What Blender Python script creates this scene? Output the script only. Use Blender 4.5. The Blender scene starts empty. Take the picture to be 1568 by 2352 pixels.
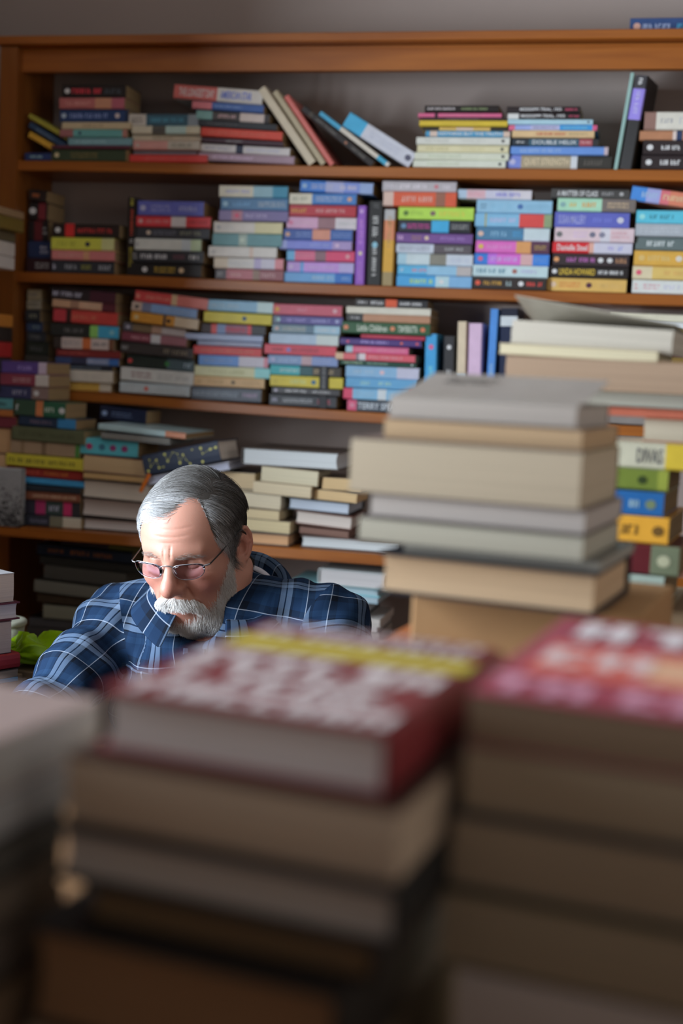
# Second-hand bookshop: a man reading among stacks of books
import bpy, bmesh, math, random
import numpy as np
from mathutils import Matrix, Vector, Euler
random.seed(11); rng = np.random.default_rng(5)
sc = bpy.context.scene
COL = sc.collection

# ------------------------------------------------------------------ camera
cam_d = bpy.data.cameras.new('camera'); cam = bpy.data.objects.new('camera', cam_d); COL.objects.link(cam); sc.camera = cam
cam_d.sensor_width = 36.0; cam_d.lens = 3000.0 / 2352.0 * 36.0
YAW, PITCH, ROLL = math.radians(12.58), math.radians(6.25), math.radians(2.63)
fw = Vector((-math.sin(YAW)*math.cos(PITCH), math.cos(YAW)*math.cos(PITCH), -math.sin(PITCH)))
rt = Vector((math.cos(YAW), math.sin(YAW), 0)); up = rt.cross(fw)
r2 = rt*math.cos(ROLL) + up*math.sin(ROLL); u2 = -rt*math.sin(ROLL) + up*math.cos(ROLL)
M = Matrix.Identity(4)
for i in range(3): M[i][0], M[i][1], M[i][2] = r2[i], u2[i], -fw[i]
M.translation = (0, -2.967, 1.40); cam.matrix_world = M
cam_d.dof.use_dof = True; cam_d.dof.focus_distance = 2.06; cam_d.dof.aperture_fstop = 2.4
cam_d.clip_start = 0.02; cam_d.clip_end = 60
# ------------------------------------------------------------------ world, light, exposure
W = bpy.data.worlds.new('overcast_sky'); sc.world = W; W.use_nodes = True
W.node_tree.nodes['Background'].inputs[0].default_value = (0.62, 0.76, 1.0, 1)
W.node_tree.nodes['Background'].inputs[1].default_value = 0.35
def area(name, loc, rot, sx, sy, power, color):
    l = bpy.data.lights.new(name, 'AREA'); l.shape = 'RECTANGLE'; l.size = sx; l.size_y = sy; l.energy = power; l.color = color
    o = bpy.data.objects.new(name, l); COL.objects.link(o); o.location = loc; o.rotation_euler = rot; return o
# daylight entering through the two window openings
area('daylight_side_window', (-1.90, -1.885, 1.53), (0, math.radians(-90), 0), 1.14, 1.03, 124, (0.80, 0.90, 1.0))
area('daylight_far_window', (2.22, -2.70, 1.75), (0, math.radians(90), 0), 1.10, 1.20, 10, (1.0, 0.93, 0.84))
sc.view_settings.view_transform = 'Standard'; sc.view_settings.look = 'None'
sc.view_settings.gamma = 1; sc.view_settings.use_curve_mapping = False; sc.view_settings.exposure = 0.18

# ------------------------------------------------------------------ helpers
def lin(h):
    if len(h) == 3: h = ''.join(c*2 for c in h)
    v = [int(h[i:i+2], 16)/255 for i in (0, 2, 4)]
    return tuple(x/12.92 if x < .04045 else ((x+.055)/1.055)**2.4 for x in v)
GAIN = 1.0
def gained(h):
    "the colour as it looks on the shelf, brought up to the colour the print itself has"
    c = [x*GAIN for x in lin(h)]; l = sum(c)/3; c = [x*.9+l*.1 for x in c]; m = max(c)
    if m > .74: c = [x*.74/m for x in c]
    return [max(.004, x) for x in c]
MATS = {}
def nodes_of(m):
    m.use_nodes = True; nt = m.node_tree; return nt, nt.nodes, nt.links, nt.nodes['Principled BSDF']
def mat_print(h, rough=0.38):
    "printed cover card: colour with faint mottling"
    c = gained(h); k = ('c', *[round(x, 2) if x > .1 else round(x, 3) for x in c], rough)
    if k in MATS: return MATS[k]
    m = bpy.data.materials.new('cover_card'); nt, N, L, b = nodes_of(m)
    tc = N.new('ShaderNodeTexCoord'); no = N.new('ShaderNodeTexNoise'); no.inputs['Scale'].default_value = 38; no.inputs['Detail'].default_value = 3
    mx = N.new('ShaderNodeMix'); mx.data_type = 'RGBA'
    mx.inputs[6].default_value = (*[x*.86 for x in c], 1); mx.inputs[7].default_value = (*[min(1, x*1.12+.004) for x in c], 1)
    L.new(tc.outputs['Object'], no.inputs['Vector']); L.new(no.outputs['Fac'], mx.inputs[0]); L.new(mx.outputs[2], b.inputs['Base Color'])
    b.inputs['Roughness'].default_value = rough; b.inputs['Specular IOR Level'].default_value = .35
    MATS[k] = m; return m
def mat_pages(h):
    "page edges: fine lines along the sheets"
    c = gained(h); k = ('p', *[round(x, 2) for x in c])
    if k in MATS: return MATS[k]
    m = bpy.data.materials.new('page_edges'); nt, N, L, b = nodes_of(m)
    tc = N.new('ShaderNodeTexCoord'); mp = N.new('ShaderNodeMapping'); mp.inputs['Scale'].default_value = (3, 3, 900)
    no = N.new('ShaderNodeTexNoise'); no.inputs['Scale'].default_value = 1; no.inputs['Detail'].default_value = 4
    rp = N.new('ShaderNodeMix'); rp.data_type = 'RGBA'
    rp.inputs[6].default_value = (*[x*.68 for x in c], 1); rp.inputs[7].default_value = (*[min(1, x*1.18) for x in c], 1)
    n2 = N.new('ShaderNodeTexNoise'); n2.inputs['Scale'].default_value = 14
    m2 = N.new('ShaderNodeMix'); m2.data_type = 'RGBA'; m2.blend_type = 'MULTIPLY'; m2.inputs[0].default_value = .35
    L.new(tc.outputs['Object'], mp.inputs[0]); L.new(mp.outputs[0], no.inputs['Vector']); L.new(no.outputs['Fac'], rp.inputs[0])
    L.new(tc.outputs['Object'], n2.inputs['Vector']); L.new(rp.outputs[2], m2.inputs[6]); L.new(n2.outputs['Color'], m2.inputs[7])
    bp = N.new('ShaderNodeBump'); bp.inputs['Strength'].default_value = .25; bp.inputs['Distance'].default_value = .0004
    L.new(no.outputs['Fac'], bp.inputs['Height']); L.new(bp.outputs[0], b.inputs['Normal'])
    L.new(rp.outputs[2], b.inputs['Base Color']); b.inputs['Roughness'].default_value = .85; b.inputs['Specular IOR Level'].default_value = .15
    MATS[k] = m; return m
def mat_wood(name, c1, c2, axis=0, rough=.42, scale=9):
    m = bpy.data.materials.new(name); nt, N, L, b = nodes_of(m)
    tc = N.new('ShaderNodeTexCoord'); mp = N.new('ShaderNodeMapping'); s = [scale*3]*3; s[axis] = scale*.22; mp.inputs['Scale'].default_value = s
    no = N.new('ShaderNodeTexNoise'); no.inputs['Scale'].default_value = 1; no.inputs['Detail'].default_value = 6; no.inputs['Distortion'].default_value = 1.2
    cr = N.new('ShaderNodeValToRGB'); cr.color_ramp.elements[0].position = .3; cr.color_ramp.elements[1].position = .72
    cr.color_ramp.elements[0].color = (*c1, 1); cr.color_ramp.elements[1].color = (*c2, 1)
    L.new(tc.outputs['Object'], mp.inputs[0]); L.new(mp.outputs[0], no.inputs['Vector']); L.new(no.outputs['Fac'], cr.inputs[0]); L.new(cr.outputs[0], b.inputs['Base Color'])
    bp = N.new('ShaderNodeBump'); bp.inputs['Strength'].default_value = .15; bp.inputs['Distance'].default_value = .001
    L.new(no.outputs['Fac'], bp.inputs['Height']); L.new(bp.outputs[0], b.inputs['Normal']); b.inputs['Roughness'].default_value = rough
    return m
def mat_plain(name, c, rough=.7, var=.12, scale=6, bump=.1, metal=0, spec=.4):
    m = bpy.data.materials.new(name); nt, N, L, b = nodes_of(m)
    tc = N.new('ShaderNodeTexCoord'); no = N.new('ShaderNodeTexNoise'); no.inputs['Scale'].default_value = scale; no.inputs['Detail'].default_value = 5
    mx = N.new('ShaderNodeMix'); mx.data_type = 'RGBA'; mx.inputs[6].default_value = (*[x*(1-var) for x in c], 1); mx.inputs[7].default_value = (*[min(1, x*(1+var)) for x in c], 1)
    L.new(tc.outputs['Object'], no.inputs['Vector']); L.new(no.outputs['Fac'], mx.inputs[0]); L.new(mx.outputs[2], b.inputs['Base Color'])
    if bump:
        bp = N.new('ShaderNodeBump'); bp.inputs['Strength'].default_value = bump; bp.inputs['Distance'].default_value = .002
        L.new(no.outputs['Fac'], bp.inputs['Height']); L.new(bp.outputs[0], b.inputs['Normal'])
    b.inputs['Roughness'].default_value = rough; b.inputs['Metallic'].default_value = metal; b.inputs['Specular IOR Level'].default_value = spec
    return m
def link_mesh(name, me, mats=(), parent=None):
    o = bpy.data.objects.new(name, me); COL.objects.link(o)
    for m in mats: me.materials.append(m)
    if parent is not None: o.parent = parent
    return o
def from_bm(name, bm, mats=(), parent=None, smooth=False):
    me = bpy.data.meshes.new(name); bmesh.ops.recalc_face_normals(bm, faces=bm.faces); bm.to_mesh(me); bm.free()
    if smooth: me.polygons.foreach_set('use_smooth', [True]*len(me.polygons))
    return link_mesh(name, me, mats, parent)
def box(bm, x0, x1, y0, y1, z0, z1, mi=0, bev=0):
    v = [bm.verts.new((x, y, z)) for z in (z0, z1) for x, y in ((x0, y0), (x1, y0), (x1, y1), (x0, y1))]
    fs = [bm.faces.new([v[i] for i in f]) for f in ((3, 2, 1, 0), (4, 5, 6, 7), (0, 1, 5, 4), (1, 2, 6, 5), (2, 3, 7, 6), (3, 0, 4, 7))]
    for f in fs: f.material_index = mi
    if bev:
        es = list({e for f in fs for e in f.edges}); bmesh.ops.bevel(bm, geom=es, offset=bev, segments=2, affect='EDGES', profile=.6)
def empty(name, loc, rz=0, label=None, cat=None, group=None):
    o = bpy.data.objects.new(name, None); COL.objects.link(o); o.location = loc; o.rotation_euler = (0, 0, rz); o.empty_display_size = .05
    return tag(o, label, cat, group)
def tag(o, label=None, cat=None, group=None, kind=None):
    if label: o['label'] = label
    if cat: o['category'] = cat
    if group: o['group'] = group
    if kind: o['kind'] = kind
    return o

# ------------------------------------------------------------------ room shell
M_wall = mat_plain('mauve_grey_wall_paint', (.38, .315, .285), .9, .07, 3, .12, spec=.2)
M_ceil = mat_plain('ceiling_paint', (.42, .39, .36), .9, .05, 3, .1)
M_floor = mat_wood('floor_boards', (.10, .05, .025), (.20, .11, .05), 1, .5, 7)
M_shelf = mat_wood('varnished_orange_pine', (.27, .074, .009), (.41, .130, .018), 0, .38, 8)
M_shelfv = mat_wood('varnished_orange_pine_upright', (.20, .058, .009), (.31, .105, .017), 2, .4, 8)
M_white = mat_plain('white_gloss_paint', (.7, .69, .66), .4, .04)
def wall_with_hole(name, axis, pos, a0, a1, h0, h1, b0, b1, g0, g1, t=.1):
    bm = bmesh.new()
    def bx(p0, p1, q0, q1):
        lo, hi = min(pos, pos+t), max(pos, pos+t)
        if axis == 'x': box(bm, lo, hi, p0, p1, q0, q1)
        else: box(bm, p0, p1, lo, hi, q0, q1)
    bx(a0, b0, h0, h1); bx(b1, a1, h0, h1); bx(b0, b1, h0, g0); bx(b0, b1, g1, h1)
    return tag(from_bm(name, bm, [M_wall]), kind='structure')
bm = bmesh.new(); box(bm, -1.95, 2.3, .19, .29, 0, 2.8); tag(from_bm('wall_back', bm, [M_wall]), kind='structure')
wall_with_hole('wall_left', 'x', -1.88, -4.7, .19, 0, 2.8, -2.40, -1.37, .95, 2.11, -.1)
wall_with_hole('wall_right', 'x', 2.2, -4.7, .19, 0, 2.8, -3.3, -2.1, 1.2, 2.3, .1)
bm = bmesh.new(); box(bm, -1.98, 2.3, -4.7, -4.6, 0, 2.8); tag(from_bm('wall_front', bm, [M_wall]), kind='structure')
bm = bmesh.new(); box(bm, -1.98, 2.3, -4.7, .29, -.1, 0); tag(from_bm('floor', bm, [M_floor]), kind='structure')
bm = bmesh.new(); box(bm, -1.98, 2.3, -4.7, .29, 2.8, 2.9); tag(from_bm('ceiling', bm, [M_ceil]), kind='structure')
def window(name, axis, pos, p0, p1, q0, q1):
    bm = bmesh.new(); f = .05
    def bx(a0, a1, c0, c1):
        if axis == 'x': box(bm, pos-.03, pos+.03, a0, a1, c0, c1)
        else: box(bm, a0, a1, pos-.03, pos+.03, c0, c1)
    bx(p0, p1, q0, q0+f); bx(p0, p1, q1-f, q1); bx(p0, p0+f, q0+f, q1-f); bx(p1-f, p1, q0+f, q1-f)
    bx((p0+p1)/2-.02, (p0+p1)/2+.02, q0+f, q1-f)
    tag(from_bm(name, bm, [M_white]), kind='structure')
window('window_1', 'x', -1.935, -2.40, -1.37, .95, 2.11)
window('window_2', 'x', 2.255, -3.3, -2.1, 1.2, 2.3)

# ------------------------------------------------------------------ wall bookcase
HS = [2.150, 1.864, 1.599, 1.316, .983]; SAG = [0, .0055, .0068, .0142, .0085]
def board(name, x0, x1, y0, y1, top, thick, sag, parent, mat=M_shelf):
    bm = bmesh.new(); n = 28; rings = []
    for i in range(n+1):
        x = x0+(x1-x0)*i/n; t = max(-1, min(1, (x+.35)/.9)); z = top-sag*(1-t*t)
        b = .002
        prof = [(y0+b, z), (y1, z), (y1, z-thick), (y0+b, z-thick), (y0, z-thick+b), (y0, z-b)]
        rings.append([bm.verts.new((x, y, q)) for y, q in prof])
    for a, b_ in zip(rings, rings[1:]):
        for k in range(6): bm.faces.new((a[k], a[(k+1) % 6], b_[(k+1) % 6], b_[k]))
    bm.faces.new(rings[0]); bm.faces.new(rings[-1][::-1])
    o = from_bm(name, bm, [mat], parent); o.location = -parent.location; return o
bc = empty('bookcase', (-.5, .12, 0), 0, 'long orange pine wall bookcase with sagging shelves full of paperbacks', 'bookcase')
X0, X1 = -1.50, .95
board('top_board', -1.55, X1, -.022, .188, 2.150, .020, 0, bc)
bm = bmesh.new(); box(bm, -1.5, X1, .012, .034, 2.074, 2.128); o = from_bm('fascia', bm, [M_shelf], bc); o.location = -bc.location
for k in (1, 2, 3): board('shelf', X0, X1, 0, .187, HS[k], .024, SAG[k], bc)
board('shelf', X0, X1, -.176, .187, .998, .024, 0.0, bc)
board('shelf', X0, X1, -.155, .187, .730, .024, 0, bc)
board('shelf', X0, X1, -.155, .187, .40, .024, 0, bc)
board('shelf', X0, X1, -.155, .187, .09, .024, 0, bc)
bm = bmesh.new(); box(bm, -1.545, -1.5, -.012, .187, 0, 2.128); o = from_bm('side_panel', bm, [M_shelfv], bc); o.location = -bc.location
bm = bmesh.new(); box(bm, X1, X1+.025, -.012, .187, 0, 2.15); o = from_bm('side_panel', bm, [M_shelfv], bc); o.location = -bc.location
# corner bookcase along the side wall
cb = empty('bookcase', (-1.7, -.5, 0), 0, 'dark corner bookcase along the side wall with its front facing the room', 'bookcase')
def part(name, x0, x1, y0, y1, z0, z1, m, par, bev=.0015):
    bm = bmesh.new(); box(bm, x0, x1, y0, y1, z0, z1, 0, bev); o = from_bm(name, bm, [m], par)
    o.location = -Vector(par.location); return o
part('side_panel', -1.875, -1.56, -.045, -.02, 0, 2.15, M_shelfv, cb); part('side_panel', -1.875, -1.51, -1.275, -1.2505, 0, 2.15, M_shelfv, cb)  # far end panel, out of view, made deeper to keep window light off the corner
for z in (2.15, 1.86, 1.595, 1.31, .97, .68, .4, .1): part('shelf', -1.875, -1.575, -1.25, -.045, z-.024, z, M_shelf, cb)

# ------------------------------------------------------------------ books
BAR_RND = random.Random(3)
GLYPH_CACHE = {}
def text_mesh(s):
    if s in GLYPH_CACHE: return GLYPH_CACHE[s]
    cu = bpy.data.curves.new('txt', 'FONT'); cu.body = s; cu.size = 1; cu.offset = .014; cu.resolution_u = 2; cu.fill_mode = 'FRONT'
    o = bpy.data.objects.new('txt', cu); COL.objects.link(o)
    bpy.context.view_layer.update()
    me = bpy.data.meshes.new_from_object(o.evaluated_get(bpy.context.evaluated_depsgraph_get()))
    v = np.array([p.co[:2] for p in me.vertices]); f = [tuple(p.vertices) for p in me.polygons]
    bpy.data.objects.remove(o); bpy.data.curves.remove(cu); bpy.data.meshes.remove(me)
    GLYPH_CACHE[s] = (v, f); return v, f
def bars_quads(L, f0, f1, H, cen):
    "blurred lettering: word-like runs of small upright marks; returns quads (x0,x1,z0,z1)"
    R = BAR_RND; x = f0*L; out = []; h = H*R.uniform(.26, .38); two = R.random() < .22 and H > .02
    rows = [(cen-h*.55, h*.42), (cen+h*.15, h*.42)] if two else [(cen-h/2, h)]
    for z, hh in rows:
        x = f0*L
        while x < f1*L:
            for _ in range(R.randint(3, 8)):
                w = hh*R.uniform(.28, .62)
                if x+w > f1*L: break
                k = R.random(); a = hh*.24
                if k < .35: out += [(x, x+a, z, z+hh), (x+a, x+w, z+hh-a*.9, z+hh)]
                elif k < .6: out += [(x, x+a, z, z+hh), (x+a, x+w, z, z+a*.8), (x+a, x+w, z+hh*.42, z+hh*.62)]
                elif k < .8: out += [(x, x+w, z, z+a), (x+w*.35, x+w*.35+a, z+a, z+hh)]
                else: out += [(x, x+a, z, z+hh), (x+w-a*.8, x+w, z, z+hh)]
                x += w+hh*.16
            x += hh*.45
            if x > f1*L-hh*.4: break
    return out
def add_lettering(bm, spec, L, T, P, mats):
    "spine print; P maps (along spine, height) to a local point just proud of the spine"
    def mi(h):
        m = mat_print(h, .45)
        if m not in mats: mats.append(m)
        return mats.index(m)
    def quad(a, b, c, d, k, dp=0):
        f = bm.faces.new([bm.verts.new(P(*q, dp)) for q in (a, b, c, d)]); f.material_index = k
    for it in spec.split(';'):
        a = it.split(',', 4) if it[0] == 't' else it.split(',')
        k = mi(a[1])
        if a[0] == 'b':
            for x0, x1, z0, z1 in bars_quads(L, float(a[2]), float(a[3]), T, T/2): quad((x0, z0), (x1, z0), (x1, z1), (x0, z1), k)
        elif a[0] == 'd':
            cx = float(a[2])*L; r = T*.2
            pts = [(cx+r*1.1*math.cos(t*math.pi/5), T/2+r*math.sin(t*math.pi/5)) for t in range(10)]
            f = bm.faces.new([bm.verts.new(P(*q, 0)) for q in pts]); f.material_index = k
        else:
            v, fs = text_mesh(a[4]); lo, hi = v.min(0), v.max(0); w = (float(a[3])-float(a[2]))*L; h = min(T*.56, .05)
            sx = w/(hi[0]-lo[0]); sz = h/(hi[1]-lo[1])
            vs = [bm.verts.new(P(float(a[2])*L+(p[0]-lo[0])*sx, T/2-h/2+(p[1]-lo[1])*sz, 0)) for p in v]
            for q in fs:
                try: f = bm.faces.new([vs[i] for i in q]); f.material_index = k
                except ValueError: pass
def make_book(kind, loc, yaw, tilt, L, T, D, col, lett, label, group, hard=None, flap=None):
    """kind S: spine to the front; P: fore-edge to the front; TL/TR: foot of the book to the front with the spine at that end;
       PF: like P with the upper cover lifted. Local x along the front, y into the depth, z up through the thickness."""
    low = label.lower()
    if hard is None: hard = 'hard' in low or kind in ('TL', 'TR')
    nm = 'hardback_book' if hard else ('paperback_book' if 'paperback' in low else 'book')
    e = empty(nm, loc, 0, label, 'book', group)
    e.rotation_mode = 'XYZ'; e.matrix_basis = Matrix.Translation(loc) @ Matrix.Rotation(math.radians(yaw), 4, 'Z') @ Matrix.Rotation(-math.radians(tilt), 4, 'Y')
    pagec = '7a6546' if not hard else 'b4aca0'
    if '/' in col: pagec, sp = col.split('/'); segs = [(sp, 1.0)]
    else: segs = [(s.split(':')[0], float((s+':1').split(':')[1])) for s in col.split(',')]; segs[-1] = (segs[-1][0], 1.0)
    if kind in ('S', 'P', 'PF'): S, B = L, D
    else: S, B = D, L
    def mp(s, w, t):
        if kind == 'S': return (s, w, t)
        if kind in ('P', 'PF'): return (s, D-w, t)
        if kind == 'TL': return (w, s, t)
        return (L-w, s, t)
    c = min(.0026 if hard else .0009, T*.2); ov = .003 if hard else 0
    # cover: a U-shaped shell
    bm = bmesh.new(); r = min(.0022, T*.16); bul = .0022 if hard else .0
    outer = [(B, 0), (r*1.3, 0), (0-bul*.4, r), (0-bul, T*.33), (0-bul, T*.67), (0-bul*.4, T-r), (r*1.3, T), (B, T)]
    inner = [(B, c), (r*1.3+c*.6, c), (c-bul*.4, r+c*.5), (c-bul, T*.35), (c-bul, T*.65), (c-bul*.4, T-r-c*.5), (r*1.3+c*.6, T-c), (B, T-c)]
    if kind == 'PF': outer = outer[:7]+[(B*.06+r*1.3, T)]; inner = inner[:7]+[(B*.06+r*1.3+c*.6, T-c)]
    cuts = [0.0]+[f for _, f in segs]
    mats = []
    for h, _ in segs:
        m = mat_print(h, .34 if not hard else .5)
        mats.append(m)
    main = max(range(len(segs)), key=lambda i: cuts[i+1]-cuts[i])
    rings = []
    for f in cuts:
        rings.append(([bm.verts.new(mp(f*S, *p)) for p in outer], [bm.verts.new(mp(f*S, *p)) for p in inner]))
    for i in range(len(cuts)-1):
        (o0, i0), (o1, i1) = rings[i], rings[i+1]
        for k in range(7):
            f = bm.faces.new((o0[k], o0[k+1], o1[k+1], o1[k])); f.material_index = i if 1 <= k <= 5 else main
            f = bm.faces.new((i0[k+1], i0[k], i1[k], i1[k+1])); f.material_index = main
        for k in (0, 7):
            f = bm.faces.new((o0[k], o1[k], i1[k], i0[k])); f.material_index = main
    for q, (oo, ii) in ((0, rings[0]), (len(segs)-1, rings[-1])):
        for k in range(7):
            f = bm.faces.new((oo[k], oo[k+1], ii[k+1], ii[k])); f.material_index = main
    if flap:
        # lifted upper cover, hinged along the spine and curling up towards the front
        n = 8; pv = []
        for i in range(n+1):
            w = B*.06+(B*.98-B*.06)*i/n; row = []; w = B*1.04-w if flap[2] else w
            for j in range(7):
                u = j/6; h = (flap[0]*(1-u)+flap[1]*u)*(i/n)**1.25
                row.append((bm.verts.new(mp(u*S, w, T+h)), bm.verts.new(mp(u*S, w, T+h-c))))
            pv.append(row)
        for i in range(n):
            for j in range(6):
                a, b2, c2, d = pv[i][j], pv[i+1][j], pv[i+1][j+1], pv[i][j+1]
                bm.faces.new((a[0], b2[0], c2[0], d[0])).material_index = main; bm.faces.new((d[1], c2[1], b2[1], a[1])).material_index = main
        for rim in ([pv[i][0] for i in range(n+1)], [pv[i][6] for i in range(n+1)], pv[n], pv[0]):
            for a, b2 in zip(rim, rim[1:]): bm.faces.new((a[0], b2[0], b2[1], a[1])).material_index = main
    from_bm('cover', bm, mats, e)
    # page block
    bm = bmesh.new(); e0 = .0008+ov; nb = 5; rows = []
    z0, z1 = c*1.02, T-c*1.02
    con = min(.004, T*.08) if hard else -min(.0012, T*.03)
    for i in range(nb+1):
        t = i/nb; z = z0+(z1-z0)*t; bow = con*(1-(2*t-1)**2)
        jit = BAR_RND.uniform(-.0004, .0004)
        rows.append([bm.verts.new(mp(*q)) for q in ((e0+jit, c+.0008, z), (S-e0+jit, c+.0008, z), (S-e0+jit, B-.0008-ov-bow, z), (e0+jit, B-.0008-ov-bow, z))])
    for a, b2 in zip(rows, rows[1:]):
        for k in range(4): bm.faces.new((a[k], a[(k+1) % 4], b2[(k+1) % 4], b2[k]))
    bm.faces.new(rows[0][::-1]); bm.faces.new(rows[-1])
    from_bm('page_block', bm, [mat_pages(pagec)], e)
    if lett and kind == 'S':
        for it in lett.split(';') if not (lett.startswith('t') and ';' not in lett) else [lett]:
            bm = bmesh.new(); ms = []; nm = 'emblem' if it[0] == 'd' else 'lettering'
            add_lettering(bm, it, S, T, lambda s, t, dp: mp(s, -bul-.0003, t), ms)
            me = bpy.data.meshes.new(nm); bm.to_mesh(me); bm.free(); link_mesh(nm, me, ms, e)
    return e
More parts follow.
